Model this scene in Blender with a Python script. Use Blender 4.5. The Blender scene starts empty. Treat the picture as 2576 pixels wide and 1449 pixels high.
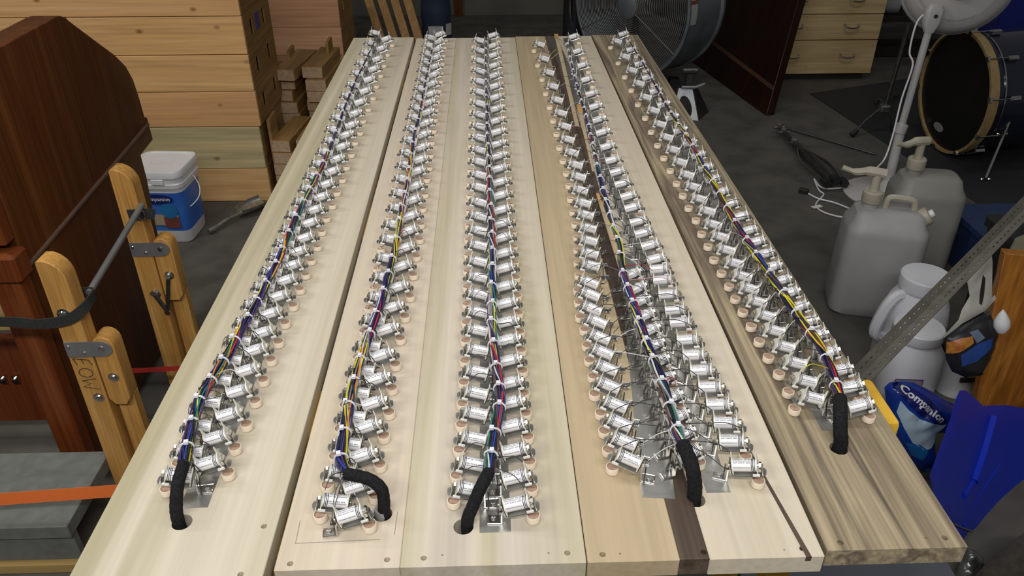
import bpy, bmesh, math, random
from mathutils import Vector, Matrix, noise
from mathutils.geometry import delaunay_2d_cdt
random.seed(7)
scene = bpy.context.scene
col = scene.collection

# ------------------------------------------------------------------ camera
CZ = 1.6; FPX = 2000.0; PITCH = math.atan(1242/2000.0); YAW = math.radians(1.825)
cam_d = bpy.data.cameras.new('camera'); cam = bpy.data.objects.new('camera', cam_d); col.objects.link(cam)
cam.location = (0, 0, CZ); cam.rotation_euler = (math.pi/2-PITCH, 0, -YAW)
cam_d.sensor_width = 36; cam_d.lens = 36*FPX/2576; cam_d.clip_start = .02; cam_d.clip_end = 60
scene.camera = cam
# ------------------------------------------------------------------ world, lights, exposure
w = bpy.data.worlds.new('world'); scene.world = w; w.use_nodes = True
w.node_tree.nodes['Background'].inputs[0].default_value = (1, .98, .95, 1)
w.node_tree.nodes['Background'].inputs[1].default_value = .07
def area(name, loc, rot, sx, sy, e, c):
    l = bpy.data.lights.new(name, 'AREA'); l.shape = 'RECTANGLE'; l.size = sx; l.size_y = sy; l.energy = e; l.color = c
    o = bpy.data.objects.new(name, l); col.objects.link(o); o.location = loc; o.rotation_euler = rot
    return o
area('bench_tube_lamp', (-.30, 1.05, 2.55), (0, 0, 0), 2.4, .16, 10.5, (1, .98, .96))
area('front_tube_lamp', (-.20, -.60, 2.60), (math.radians(35), 0, 0), 2.4, .16, 40, (1, .98, .955))
area('aisle_tube_lamp', (-1.95, 1.70, 2.90), (math.radians(35), 0, 0), 1.2, .16, 21, (1, .96, .90))
area('rear_tube_lamp', (1.7, 3.3, 3.3), (math.radians(28), 0, 0), 2.4, .16, 9, (1, .97, .92))
scene.view_settings.view_transform = 'Standard'; scene.view_settings.look = 'None'
scene.view_settings.gamma = 1; scene.view_settings.use_curve_mapping = False
scene.view_settings.exposure = 0.2

# ------------------------------------------------------------------ pixel -> world measuring helpers (frame 2576 x 1449)
cp, sp_ = math.cos(PITCH), math.sin(PITCH)
def ray(px, py):
    u = px-1288.; v = 724.5-py; y = v*sp_+FPX*cp; z = v*cp-FPX*sp_
    return Vector((u*math.cos(YAW)+y*math.sin(YAW), -u*math.sin(YAW)+y*math.cos(YAW), z))
O = Vector((0, 0, CZ))
def P(px, py, z): r = ray(px, py); return O+r*((z-CZ)/r.z)
def PX(px, py, X): r = ray(px, py); return O+r*(X/r.x)
def PY(px, py, Y): r = ray(px, py); return O+r*(Y/r.y)
def PL(px, py, p0, n): r = ray(px, py); return O+r*((p0-O).dot(n)/r.dot(n))

# ------------------------------------------------------------------ materials
def srgb(h):
    if isinstance(h, str):
        h = tuple(int(h[i:i+2], 16)/255 for i in (0, 2, 4))
        return tuple((c/12.92 if c <= .04045 else ((c+.055)/1.055)**2.4) for c in h)
    return h
MATS = {}
def mat(name, c, rough=.5, metal=0., c2=None, scale=20., stretch=(1, 1, 1), bump=0., spec=None, c3=None, trans=0., alpha=1., lo=.35, hi=.65, detail=4., coat=0.):
    if name in MATS: return MATS[name]
    m = bpy.data.materials.new(name); m.use_nodes = True; nt = m.node_tree; b = nt.nodes['Principled BSDF']
    c = srgb(c); b.inputs['Roughness'].default_value = rough; b.inputs['Metallic'].default_value = metal
    b.inputs['Base Color'].default_value = (*c, 1)
    if spec is not None: b.inputs['Specular IOR Level'].default_value = spec
    if trans: b.inputs['Transmission Weight'].default_value = trans
    if alpha < 1: b.inputs['Alpha'].default_value = alpha
    if coat: b.inputs['Coat Weight'].default_value = coat
    tc = nt.nodes.new('ShaderNodeTexCoord'); mp = nt.nodes.new('ShaderNodeMapping'); mp.inputs['Scale'].default_value = stretch
    nz = nt.nodes.new('ShaderNodeTexNoise'); nz.inputs['Scale'].default_value = scale; nz.inputs['Detail'].default_value = detail
    nt.links.new(tc.outputs['Object'], mp.inputs['Vector']); nt.links.new(mp.outputs[0], nz.inputs['Vector'])
    cr = nt.nodes.new('ShaderNodeValToRGB'); c2 = srgb(c2) if c2 else tuple(x*.82 for x in c)
    cr.color_ramp.elements[0].position = lo; cr.color_ramp.elements[1].position = hi
    cr.color_ramp.elements[0].color = (*c, 1); cr.color_ramp.elements[1].color = (*c2, 1)
    if c3:
        e = cr.color_ramp.elements.new((lo+hi)/2); e.color = (*srgb(c3), 1)
    nt.links.new(nz.outputs['Fac'], cr.inputs['Fac']); nt.links.new(cr.outputs[0], b.inputs['Base Color'])
    if bump:
        bp = nt.nodes.new('ShaderNodeBump'); bp.inputs['Strength'].default_value = bump; bp.inputs['Distance'].default_value = .002
        nt.links.new(nz.outputs['Fac'], bp.inputs['Height']); nt.links.new(bp.outputs[0], b.inputs['Normal'])
    MATS[name] = m; return m
def wood(name, cols, axis='y', wide=11., long=.5, fine=140., rough=.55, finec=.12, knots=0., off=0., grain_long=3.):
    """lumber: broad colour streaks along the grain, fine grain lines, optional knots"""
    m = bpy.data.materials.new(name); m.use_nodes = True; nt = m.node_tree; b = nt.nodes['Principled BSDF']; L = nt.links.new
    b.inputs['Roughness'].default_value = rough; b.inputs['Specular IOR Level'].default_value = .3
    tc = nt.nodes.new('ShaderNodeTexCoord')
    def noisy(sc, w_, l_, det, dist=0.):
        mp = nt.nodes.new('ShaderNodeMapping'); s = [w_]*3; s['xyz'.index(axis)] = l_; mp.inputs['Scale'].default_value = s
        mp.inputs['Location'].default_value = (off, off*.7, off*1.3)
        n = nt.nodes.new('ShaderNodeTexNoise'); n.inputs['Scale'].default_value = sc; n.inputs['Detail'].default_value = det; n.inputs['Distortion'].default_value = dist
        L(tc.outputs['Object'], mp.inputs['Vector']); L(mp.outputs[0], n.inputs['Vector']); return n
    n1 = noisy(1., wide, long, 3., .4); n2 = noisy(1., fine, grain_long, 4.)
    cr = nt.nodes.new('ShaderNodeValToRGB'); el = cr.color_ramp.elements
    cs = [srgb(c) for c in cols]
    el[0].position = .30; el[1].position = .70; el[0].color = (*cs[0], 1); el[1].color = (*cs[-1], 1)
    for i in range(1, len(cs)-1):
        e = el.new(.30+.40*i/(len(cs)-1)); e.color = (*cs[i], 1)
    L(n1.outputs['Fac'], cr.inputs['Fac'])
    mr = nt.nodes.new('ShaderNodeMapRange'); mr.inputs[1].default_value = .35; mr.inputs[2].default_value = .7; mr.inputs[3].default_value = 1.; mr.inputs[4].default_value = 1-finec*2
    L(n2.outputs['Fac'], mr.inputs[0])
    mx = nt.nodes.new('ShaderNodeMix'); mx.data_type = 'RGBA'; mx.blend_type = 'MULTIPLY'; mx.inputs[0].default_value = 1
    L(cr.outputs[0], mx.inputs[6]); L(mr.outputs[0], mx.inputs[7]); out = mx.outputs[2]
    if knots:
        mp = nt.nodes.new('ShaderNodeMapping'); s = [1.6]*3; s['xyz'.index(axis)] = 1.; mp.inputs['Scale'].default_value = s
        v = nt.nodes.new('ShaderNodeTexVoronoi'); v.inputs['Scale'].default_value = knots
        L(tc.outputs['Object'], mp.inputs['Vector']); L(mp.outputs[0], v.inputs['Vector'])
        r2 = nt.nodes.new('ShaderNodeValToRGB'); r2.color_ramp.elements[0].position = .035; r2.color_ramp.elements[0].color = (.28, .16, .08, 1)
        r2.color_ramp.elements[1].position = .11; r2.color_ramp.elements[1].color = (1, 1, 1, 1); L(v.outputs['Distance'], r2.inputs['Fac'])
        m2 = nt.nodes.new('ShaderNodeMix'); m2.data_type = 'RGBA'; m2.blend_type = 'MULTIPLY'; m2.inputs[0].default_value = .8
        L(out, m2.inputs[6]); L(r2.outputs[0], m2.inputs[7]); out = m2.outputs[2]
    L(out, b.inputs['Base Color'])
    bp = nt.nodes.new('ShaderNodeBump'); bp.inputs['Strength'].default_value = .12; bp.inputs['Distance'].default_value = .001
    L(n2.outputs['Fac'], bp.inputs['Height']); L(bp.outputs[0], b.inputs['Normal'])
    MATS[name] = m; return m

POP1 = wood('poplar_cream', ['d5cab6', 'd0c5ad', 'b1a88a', 'd3c9b5', 'c6bba4'], wide=9, long=.35, finec=.05, rough=.5)
POP2 = wood('poplar_pale', ['d9ccb8', 'd3c6b2', 'cdc0a9', 'd6cab7'], wide=8, long=.3, finec=.05, rough=.5, off=3.1)
POP3 = wood('poplar_pinkish', ['d3c8b7', 'c9bfb1', 'c2b99d', 'd5cab8', 'bbb2a4'], wide=9, long=.25, finec=.06, rough=.5, off=7.7)
POP4 = wood('poplar_tan', ['c8b799', 'bfad8d', 'b6a484', 'c6b597'], wide=9, long=.35, finec=.07, rough=.5, off=12.)
POP5 = wood('poplar_white', ['d8ccb7', 'd0c4ad', 'd5cab6', 'c8bca3'], wide=12, long=.4, finec=.06, rough=.5, off=18.)
POP6 = wood('poplar_streaked', ['a6977d', '8f816a', 'b3a486', '75685a', 'a09178'], wide=30, long=1.4, fine=200, finec=.2, rough=.55, off=24.)
DARKST = wood('heartwood_dark', ['5b4d42', '6a5b4e', '4b3f36'], wide=25, long=1., finec=.2, rough=.55)
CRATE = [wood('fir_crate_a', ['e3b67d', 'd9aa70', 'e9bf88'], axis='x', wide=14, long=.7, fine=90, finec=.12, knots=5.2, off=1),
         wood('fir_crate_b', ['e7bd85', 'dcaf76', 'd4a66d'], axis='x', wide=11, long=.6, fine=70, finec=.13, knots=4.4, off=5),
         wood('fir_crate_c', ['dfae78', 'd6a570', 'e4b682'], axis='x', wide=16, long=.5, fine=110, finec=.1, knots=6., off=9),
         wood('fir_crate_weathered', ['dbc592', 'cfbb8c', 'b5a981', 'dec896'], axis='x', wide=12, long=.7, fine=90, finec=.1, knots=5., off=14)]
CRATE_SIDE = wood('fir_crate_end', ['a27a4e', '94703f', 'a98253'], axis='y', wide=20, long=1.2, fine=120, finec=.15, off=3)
CRATE_FAR = wood('fir_crate_far', ['d0a07a', 'c5946f', 'd6a781'], axis='x', wide=10, long=.6, fine=70, finec=.12, off=21)
OFFCUT = wood('offcut_wood', ['a98450', '9c7848', 'b48f5a'], axis='y', wide=26, long=2., fine=160, finec=.15)
OFFCUT_END = mat('offcut_end_grain', 'bda284', .8, c2='a88e72', scale=60)
LATH = wood('lath_wood', ['b58a56', 'a97f4d', 'bf9561'], axis='z', wide=30, long=1., finec=.12)
OAK = wood('golden_oak', ['dea85c', 'd19b52', 'e6b368'], axis='z', wide=30, long=2., fine=190, finec=.16, rough=.42, grain_long=6)
WALNUT = wood('brown_veneer', ['663a1a', '5b3215', '70421f'], axis='z', wide=18, long=1.2, fine=150, finec=.2, rough=.35)
WALNUT2 = wood('dark_brown_veneer', ['2c160b', '241108', '331a0d'], axis='z', wide=12, long=1., fine=120, finec=.2, rough=.4, off=5)
MAHOG = wood('reddish_trim_wood', ['84451f', '76391a', '8f5028'], axis='z', wide=30, long=1.5, fine=170, finec=.15, rough=.4)
PINE = wood('pine_plank', ['c2a468', 'b7985d', 'cbae74'], axis='x', wide=16, long=.8, fine=110, finec=.08, knots=4)
PINE_DR = wood('pine_drawer', ['e0c593', 'd3b785', 'e8cf9d', 'c6ac7b'], axis='x', wide=14, long=1., fine=90, finec=.1, knots=3.4)
ORANGE_WOOD = wood('amber_ply', ['b06f28', 'a06322', 'bb7b33', '8a5119'], axis='z', wide=20, long=2., fine=120, finec=.2, rough=.5)
LABELW = mat('label_white', (.92, .92, .94), .32, c2=(.89, .89, .91), scale=40, spec=.5)
INK = mat('print_black', (.03, .03, .035), .5)
BRIGHT = mat('nickel_bright', (.72, .71, .68), .22, 1., c2=(.60, .59, .56), scale=120)
STEEL = mat('zinc_steel', (.62, .62, .60), .36, 1., c2=(.42, .42, .40), scale=60, bump=.05)
SHEET = mat('tin_sheet', (.68, .68, .65), .38, 1., c2=(.45, .45, .43), scale=14, stretch=(1, .25, 1), bump=.05)
CREAM = mat('bobbin_nylon', (.80, .78, .68), .4, c2=(.74, .72, .62), scale=60)
PADW = mat('pad_white', (.88, .87, .83), .6)
RINGW = mat('maple_puck', (.88, .77, .62), .6, c2=(.83, .71, .55), scale=150, stretch=(1, 1, .2))
LEATHER = mat('leather_brown', (.50, .34, .26), .85, c2=(.42, .28, .20), scale=200)
BLACKR = mat('black_rubber', (.012, .012, .014), .55, c2=(.02, .02, .022), scale=60)
TAPE = mat('cloth_tape', (.008, .008, .009), .9, c2=(.016, .016, .017), scale=300, bump=.3, spec=.2)
GREYP = mat('grey_conduit', (.33, .33, .33), .5)
TIE = mat('nylon_tie', (.83, .83, .88), .35, c2=(.78, .78, .84), scale=80, spec=.5)
WIRE = {k: mat('wire_'+k, c, .4, spec=.4) for k, c in dict(black=(.02, .02, .025), navy=(.025, .03, .12), blue=(.03, .07, .38), purple=(.07, .04, .16), yellow=(.75, .68, .03),
        red=(.55, .03, .04), green=(.02, .22, .14), white=(.75, .75, .75), grey=(.25, .25, .27), brown=(.16, .07, .04), orange=(.70, .24, .06), pink=(.72, .42, .42)).items()}
LEAD = mat('lead_wire_dark', (.06, .06, .065), .4)
CONC = mat('concrete', '625f58', .8, c2='4f4d47', scale=7., bump=.15, c3='5a5852', detail=12)
WALLM = mat('wall_paint', '6e6b62', .85, c2='605d55', scale=2.5, detail=6)
MATM = mat('mat_black', (.018, .018, .02), .85, c2=(.03, .03, .032), scale=180, bump=.2)
WPLAS = mat('white_plastic', (.82, .83, .85), .38, c2=(.78, .79, .82), scale=8)
MPLAS = mat('milky_plastic', (.46, .465, .47), .45, c2=(.40, .405, .40), scale=5, trans=.12)
MPLAS2 = mat('milky_plastic_old', (.34, .335, .31), .45, c2=(.30, .295, .27), scale=5, trans=.12)
YPLAS = mat('yellowed_plastic', (.50, .47, .37), .45, c2=(.44, .41, .32), scale=10)
DUSTY = mat('dusty_white_plastic', (.78, .79, .84), .5, c2=(.72, .73, .78), scale=9)
LBLUE = mat('label_blue', (.03, .12, .55), .3, c2=(.05, .20, .62), scale=5)
LSKY = mat('label_sky', (.16, .42, .72), .3, c2=(.26, .52, .78), scale=6)
LNAVY = mat('label_navy', (.012, .018, .16), .35)
LTEAL = mat('label_teal', (.02, .19, .47), .35)
LRED = mat('label_redbrown', (.22, .06, .05), .5)
LTAN = mat('label_tan', (.45, .36, .24), .5)
TXTW = mat('print_white', (.80, .80, .84), .5)
BAGB = mat('bag_blue', (.014, .07, .46), .22, c2=(.008, .03, .26), scale=9, spec=.6, bump=.3)
BAGS = mat('bag_pale', (.52, .62, .68), .25, c2=(.40, .56, .70), scale=8, spec=.6, bump=.3)
BAGT = mat('bag_bright_blue', (.02, .19, .52), .22, c2=(.015, .11, .40), scale=10, spec=.6)
SHOV = mat('shovel_blue', (.004, .030, .52), .33, c2=(.004, .026, .46), scale=4)
YELL = mat('sawhorse_yellow', (.78, .47, .05), .45, c2=(.62, .34, .03), scale=12, lo=.45, hi=.62)
ORSTRAP = mat('orange_webbing', (.86, .19, .035), .7, c2=(.78, .16, .03), scale=200, stretch=(1, 6, 6))
BKSTRAP = mat('black_webbing', (.02, .022, .022), .8, c2=(.035, .037, .037), scale=260)
REDSTRAP = mat('red_webbing', (.52, .03, .02), .7)
FANG = mat('fan_grey', '7c838a', .45, .3, c2='626a70', scale=6)
FANW = mat('fan_white', (.58, .57, .56), .4, c2=(.53, .52, .51), scale=8)
GREYBOX = mat('grey_deck', '777a76', .85, c2='6a6d69', scale=30, bump=.1)
DRUMS = mat('drum_shell', (.018, .022, .045), .18, c2=(.012, .015, .03), scale=5, coat=.6)
DRUMH = mat('drum_head', (.008, .008, .008), .45)
HOOP = mat('hoop_wood', (.42, .30, .14), .4, c2=(.36, .24, .10), scale=40)
CHROME = mat('chrome', (.70, .70, .70), .12, 1.)
DKMETAL = mat('dark_metal', (.09, .09, .09), .4, .8, c2=(.14, .14, .13), scale=40)
JACK = mat('jack_silver', (.42, .44, .46), .45, .5, c2=(.36, .38, .40), scale=20)
ANGLE = mat('slotted_angle_paint', (.17, .16, .13), .6, .2, c2=(.13, .12, .10), scale=30)
PAPER = mat('paper_white', (.62, .60, .55), .8, c2=(.50, .48, .44), scale=16, bump=.3)
BAGK = mat('bag_black', (.012, .012, .014), .3, c2=(.02, .02, .025), scale=12, spec=.6)
BLUEB = mat('water_blue', (.035, .05, .085), .25, c2=(.03, .04, .07), scale=5, trans=.1)
BLUEBOX = mat('tote_blue', (.012, .02, .20), .4)
TEAL = mat('teal_steel', (.02, .10, .12), .5, c2=(.015, .075, .09), scale=20)
DKBLUE = mat('tote_dark_blue', (.02, .045, .13), .5)
DARK = mat('dark_clutter', (.02, .018, .016), .7, c2=(.035, .03, .027), scale=8)
PANG = mat('label_grey', (.45, .46, .47), .5)
PENCIL = mat('pencil_line', (.33, .30, .26), .8)

# ------------------------------------------------------------------ mesh builder
class MB:
    def __init__(s): s.v = []; s.f = []
    def add(s, vs, fs):
        n = len(s.v); s.v += [tuple(x) for x in vs]; s.f += [tuple(i+n for i in f) for f in fs]; return s
    def box(s, c, d, M=None):
        c = Vector(c); h = [x/2 for x in d]
        vs = [Vector((sx*h[0], sy*h[1], sz*h[2])) for sx in (-1, 1) for sy in (-1, 1) for sz in (-1, 1)]
        if M is not None: vs = [M @ v for v in vs]
        return s.add([v+c for v in vs], [(0, 1, 3, 2), (4, 6, 7, 5), (0, 4, 5, 1), (2, 3, 7, 6), (0, 2, 6, 4), (1, 5, 7, 3)])
    def hexa(s, b, t):   # bottom quad, top quad (same order)
        return s.add(list(b)+list(t), [(3, 2, 1, 0), (4, 5, 6, 7), (0, 1, 5, 4), (1, 2, 6, 5), (2, 3, 7, 6), (3, 0, 4, 7)])
    def cyl(s, a, b, r0, r1=None, n=12, cap=True):
        a = Vector(a); b = Vector(b); r1 = r0 if r1 is None else r1; d = (b-a).normalized()
        u = d.orthogonal().normalized(); w_ = d.cross(u); vs = []
        for c, r in ((a, r0), (b, r1)):
            for i in range(n):
                t = 2*math.pi*i/n; vs.append(c+u*r*math.cos(t)+w_*r*math.sin(t))
        fs = [(i, (i+1) % n, n+(i+1) % n, n+i) for i in range(n)]
        if cap: fs += [tuple(range(n-1, -1, -1)), tuple(range(n, 2*n))]
        return s.add(vs, fs)
    def tube(s, pts, r, n=6, closed=False, flat=None):
        pts = [Vector(p) for p in pts]; m = len(pts); vs = []; u = None
        for i, p in enumerate(pts):
            d = ((pts[(i+1) % m] if closed or i < m-1 else p)-(pts[i-1] if closed or i > 0 else p)).normalized()
            if u is None: u = d.orthogonal().normalized()
            u = (u-d*u.dot(d)).normalized(); w_ = d.cross(u); rr = r[i] if isinstance(r, (list, tuple)) else r
            for k in range(n):
                t = 2*math.pi*k/n; vs.append(p+u*rr*math.cos(t)+w_*rr*math.sin(t))
        fs = []
        for i in range(m if closed else m-1):
            j = (i+1) % m
            for k in range(n): fs.append((i*n+k, i*n+(k+1) % n, j*n+(k+1) % n, j*n+k))
        if not closed: fs += [tuple(range(n-1, -1, -1)), tuple(range((m-1)*n, m*n))]
        return s.add(vs, fs)
    def lathe(s, prof, n=24, M=None, close=False):
        vs = []; fs = []
        for r, z in prof:
            for i in range(n):
                t = 2*math.pi*i/n; vs.append(Vector((r*math.cos(t), r*math.sin(t), z)))
        m = len(prof)
        for j in range(m-1 if not close else m):
            k = (j+1) % m
            for i in range(n): fs.append((j*n+i, j*n+(i+1) % n, k*n+(i+1) % n, k*n+i))
        if not close: fs += [tuple(range(n-1, -1, -1)), tuple(range((m-1)*n, m*n))]
        if M is not None: vs = [M @ v for v in vs]
        return s.add(vs, fs)
    def prism(s, poly, d):   # polygon of 3-D points extruded by vector d
        n = len(poly); d = Vector(d); vs = [Vector(p) for p in poly]; vs += [p+d for p in vs]
        return s.add(vs, [tuple(range(n-1, -1, -1)), tuple(range(n, 2*n))]+[(i, (i+1) % n, n+(i+1) % n, n+i) for i in range(n)])
    def loft(s, rings, cap=True):
        n = len(rings[0]); vs = [v for r in rings for v in r]; fs = []
        for j in range(len(rings)-1):
            for i in range(n): fs.append((j*n+i, j*n+(i+1) % n, (j+1)*n+(i+1) % n, (j+1)*n+i))
        if cap: fs += [tuple(range(n-1, -1, -1)), tuple(range((len(rings)-1)*n, len(rings)*n))]
        return s.add(vs, fs)
    def ribbon(s, pts, side, wdt, thk):   # flat webbing along pts; side = width direction
        pts = [Vector(p) for p in pts]; side = Vector(side).normalized(); rings = []
        for i, p in enumerate(pts):
            d = (pts[min(i+1, len(pts)-1)]-pts[max(i-1, 0)]).normalized(); a = (side-d*side.dot(d)).normalized(); nrm = d.cross(a)
            rings.append([p+a*wdt/2+nrm*thk/2, p-a*wdt/2+nrm*thk/2, p-a*wdt/2-nrm*thk/2, p+a*wdt/2-nrm*thk/2])
        return s.loft(rings)
    def mesh(s, name, m, bevel=0., seg=1, smooth=35, M=None):
        me = bpy.data.meshes.new(name); me.from_pydata(s.v, [], s.f)
        bm = bmesh.new(); bm.from_mesh(me)
        if M is not None: bm.transform(M)
        bmesh.ops.recalc_face_normals(bm, faces=bm.faces[:])
        if bevel:
            es = [e for e in bm.edges if len(e.link_faces) == 2 and e.calc_face_angle(0) > .5]
            bmesh.ops.bevel(bm, geom=es, offset=bevel, segments=seg, affect='EDGES', profile=.5, clamp_overlap=True)
        bm.to_mesh(me); bm.free()
        if smooth:
            me.polygons.foreach_set('use_smooth', [True]*len(me.polygons)); me.set_sharp_from_angle(angle=math.radians(smooth))
        me.materials.append(m); return me
    def build(s, name, m, parent=None, **k):
        return link(name, s.mesh(name, m, **k), parent)
def link(name, me, parent=None):
    o = bpy.data.objects.new(name, me); col.objects.link(o)
    if parent is not None:
        o.parent = parent; o.matrix_parent_inverse = Matrix.Translation(-parent.location) if parent.type == 'EMPTY' and parent.get('abs') else Matrix()
    return o
def tag(o, label, cat, group=None, kind=None):
    o['label'] = label; o['category'] = cat
    if group: o['group'] = group
    if kind: o['kind'] = kind
    return o
def thing(name, label, cat, loc=(0, 0, 0), group=None):
    """an Empty at the thing's base; parts are modelled in world coordinates"""
    o = bpy.data.objects.new(name, None); o.empty_display_size = .02; col.objects.link(o); o.location = loc; o['abs'] = 1
    return tag(o, label, cat, group)
def structure(o): o['kind'] = 'structure'; return o
def clean_abs():
    for o in bpy.data.objects:
        if 'abs' in o: del o['abs']
def text_mesh(body, size, res=1, bold=0.):
    c = bpy.data.curves.new('t', 'FONT'); c.body = body; c.size = size; c.resolution_u = res; c.offset = bold; c.align_x = 'LEFT'; c.fill_mode = 'FRONT'
    o = bpy.data.objects.new('t', c); col.objects.link(o); bpy.context.view_layer.update()
    me = bpy.data.meshes.new_from_object(o.evaluated_get(bpy.context.evaluated_depsgraph_get()))
    vs = [v.co.copy() for v in me.vertices]; fs = [tuple(p.vertices) for p in me.polygons]
    bpy.data.objects.remove(o); bpy.data.curves.remove(c); bpy.data.meshes.remove(me)
    return vs, fs
def spline(pts, n=8):
    """Catmull-Rom through pts"""
    pts = [Vector(p) for p in pts]; out = []
    for i in range(len(pts)-1):
        p0 = pts[max(i-1, 0)]; p1 = pts[i]; p2 = pts[i+1]; p3 = pts[min(i+2, len(pts)-1)]
        for k in range(n):
            t = k/n; out.append(.5*((2*p1)+(p2-p0)*t+(2*p0-5*p1+4*p2-p3)*t*t+(3*p1-p0-3*p2+p3)*t**3))
    out.append(pts[-1]); return out
def cut(me, cutters):
    """subtract solid cutter meshes from a mesh, returns a new mesh"""
    o = bpy.data.objects.new('tmp', me); col.objects.link(o); tmp = []
    for c in cutters:
        co = bpy.data.objects.new('tmpc', c); col.objects.link(co); tmp.append(co)
        md = o.modifiers.new('b', 'BOOLEAN'); md.operation = 'DIFFERENCE'; md.solver = 'EXACT'; md.object = co
    bpy.context.view_layer.update()
    r = bpy.data.meshes.new_from_object(o.evaluated_get(bpy.context.evaluated_depsgraph_get()))
    for t in tmp+[o]: bpy.data.objects.remove(t)
    return r
def puff(outline, p0, U, V, H, step, Rr, crumple=0., cs=8., back=.3, holes=None, curve=None):
    """a stuffed or crumpled sheet: outline in plane coordinates (u,v); returns MB and its height function"""
    N = U.cross(V).normalized(); n = len(outline)
    if N.dot(O-p0) < 0: N = -N          # the printed side faces the bench
    def inside(q):
        c = False
        for i in range(n):
            a, b = outline[i], outline[(i+1) % n]
            if (a[1] > q[1]) != (b[1] > q[1]) and q[0] < (b[0]-a[0])*(q[1]-a[1])/(b[1]-a[1])+a[0]: c = not c
        return c
    def dist(q):
        q = Vector(q); d = 1e9
        for i in range(n):
            a, b = Vector(outline[i]), Vector(outline[(i+1) % n]); e = b-a
            t = max(0, min(1, (q-a).dot(e)/max(e.length_squared, 1e-12))); d = min(d, (q-a-e*t).length)
        return d
    def hgt(q):
        d = min(1, dist(q)/Rr); h = H*math.sqrt(max(0, 1-(1-d)**2))
        if crumple:
            pn = Vector((q[0]*cs, q[1]*cs, .3)); h += crumple*d*(abs(noise.noise(pn))*2-.5+.6*noise.noise(pn*2.7))
        return h
    def bend(q): return curve(q) if curve else 0.
    b2 = []
    for i in range(n):
        a, b = Vector(outline[i]), Vector(outline[(i+1) % n]); k = max(1, int((b-a).length/step))
        b2 += [a+(b-a)*j/k for j in range(k)]
    us = [q[0] for q in outline]; vs_ = [q[1] for q in outline]; pts = list(b2); x = min(us)+step/2
    while x < max(us):
        y = min(vs_)+step/2
        while y < max(vs_):
            if inside((x, y)) and dist((x, y)) > step*.45: pts.append(Vector((x, y)))
            y += step
        x += step
    r = delaunay_2d_cdt(pts, [(i, (i+1) % len(b2)) for i in range(len(b2))], [], 1, 1e-6)
    q2 = r[0]; fs = [tuple(f) for f in r[2]]; m = MB()
    def W(q, s): return p0+U*q[0]+V*q[1]+N*(s+bend(q))
    m.add([W(q, hgt(q)) for q in q2]+[W(q, -back*hgt(q)-.0008) for q in q2], fs+[tuple(len(q2)+i for i in reversed(f)) for f in fs])
    k = len(q2); edge = {}
    for f in fs:
        for a, b in zip(f, f[1:]+f[:1]): edge[(a, b)] = 1
    m.add([], []); m.f += [(b, a, a+k, b+k) for (a, b) in edge if (b, a) not in edge]
    return m, (lambda q, e=.0006: W(q, hgt(q)+e)), inside

# ================================================================== SETTING
fl = MB().box((0, 3, -.03), (9, 11, .06)).build('floor', CONC); structure(fl)
wb = MB().box((0, 7.1, 1.1), (9, .2, 2.3)).build('wall_back', WALLM); structure(wb)
# timber post and ledge on the back wall
structure(MB().box(tuple(PY(1153, 20, 6.97)+Vector((0, 0, .4))), (.07, .06, 1.3)).build('trim_1', WALNUT))

# ================================================================== BENCH TOP BOARDS
BT = .95; TH = .024
HOLES = {'A': (458, 1314), 'B': (962, 1293), 'C': (1166, 1325), 'D': (1750, 1257), 'E': (2110, 1128)}
HC = {k: P(*v, BT) for k, v in HOLES.items()}
screwh = [(664, 1324), (605, 1445), (730, 1418), (974, 1408), (1066, 1404), (1427, 1391), (1516, 1395), (1770, 1389), (2018, 1380), (2114, 1365), (2377, 1353)]
tinyh = [(1113, 1396), (1380, 1391), (1560, 1393), (1973, 1383), (2330, 1353)]
SH = [(P(x, y, BT), .0032) for x, y in screwh]+[(P(x, y, BT), .0011) for x, y in tinyh]
def plank(name, x0, x1, y0, y1, m, parent, z0=BT-TH, z1=BT):
    me = MB().box(((x0+x1)/2, (y0+y1)/2, (z0+z1)/2), (x1-x0, y1-y0, z1-z0)).mesh(name, m, bevel=.0008, smooth=0)
    cs = []
    for k, h in HC.items():
        if x0 < h.x < x1: cs.append(MB().cyl((h.x, h.y, z0-.01), (h.x, h.y, z1+.01), .0105, n=28).mesh('c', m, smooth=0))
    for h, r in SH:
        if x0 < h.x < x1: cs.append(MB().cyl((h.x, h.y, z1-.008), (h.x, h.y, z1+.01), r, n=10).mesh('c', m, smooth=0))
    if cs: me = cut(me, cs)
    me.name = name
    return link(name, me, parent)
YN = .526; YF = 2.552
b1 = thing('chest_board', 'pale poplar board with olive streaks along the left edge of the bench', 'board', (-.32, YN, BT-TH))
plank('plank', -.417, -.2275, YN-.10, YF, POP1, b1)
b2 = thing('chest_board', 'wide cream poplar panel glued from two planks under the second and middle rows', 'board', (-.06, YN, BT-TH))
plank('plank', -.2185, -.0945, YN, YF-.012, POP2, b2); plank('plank', -.0943, .0912, YN, YF-.012, POP3, b2)
b3 = thing('chest_board', 'tan and white poplar panel with a dark heartwood stripe under the fourth row', 'board', (.21, YN, BT-TH))
plank('plank', .0922, .185, YN, YF, POP4, b3); plank('plank', .1851, .215, YN+.001, YF, DARKST, b3); plank('plank', .2151, .3315, YN, YF, POP5, b3)
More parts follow.
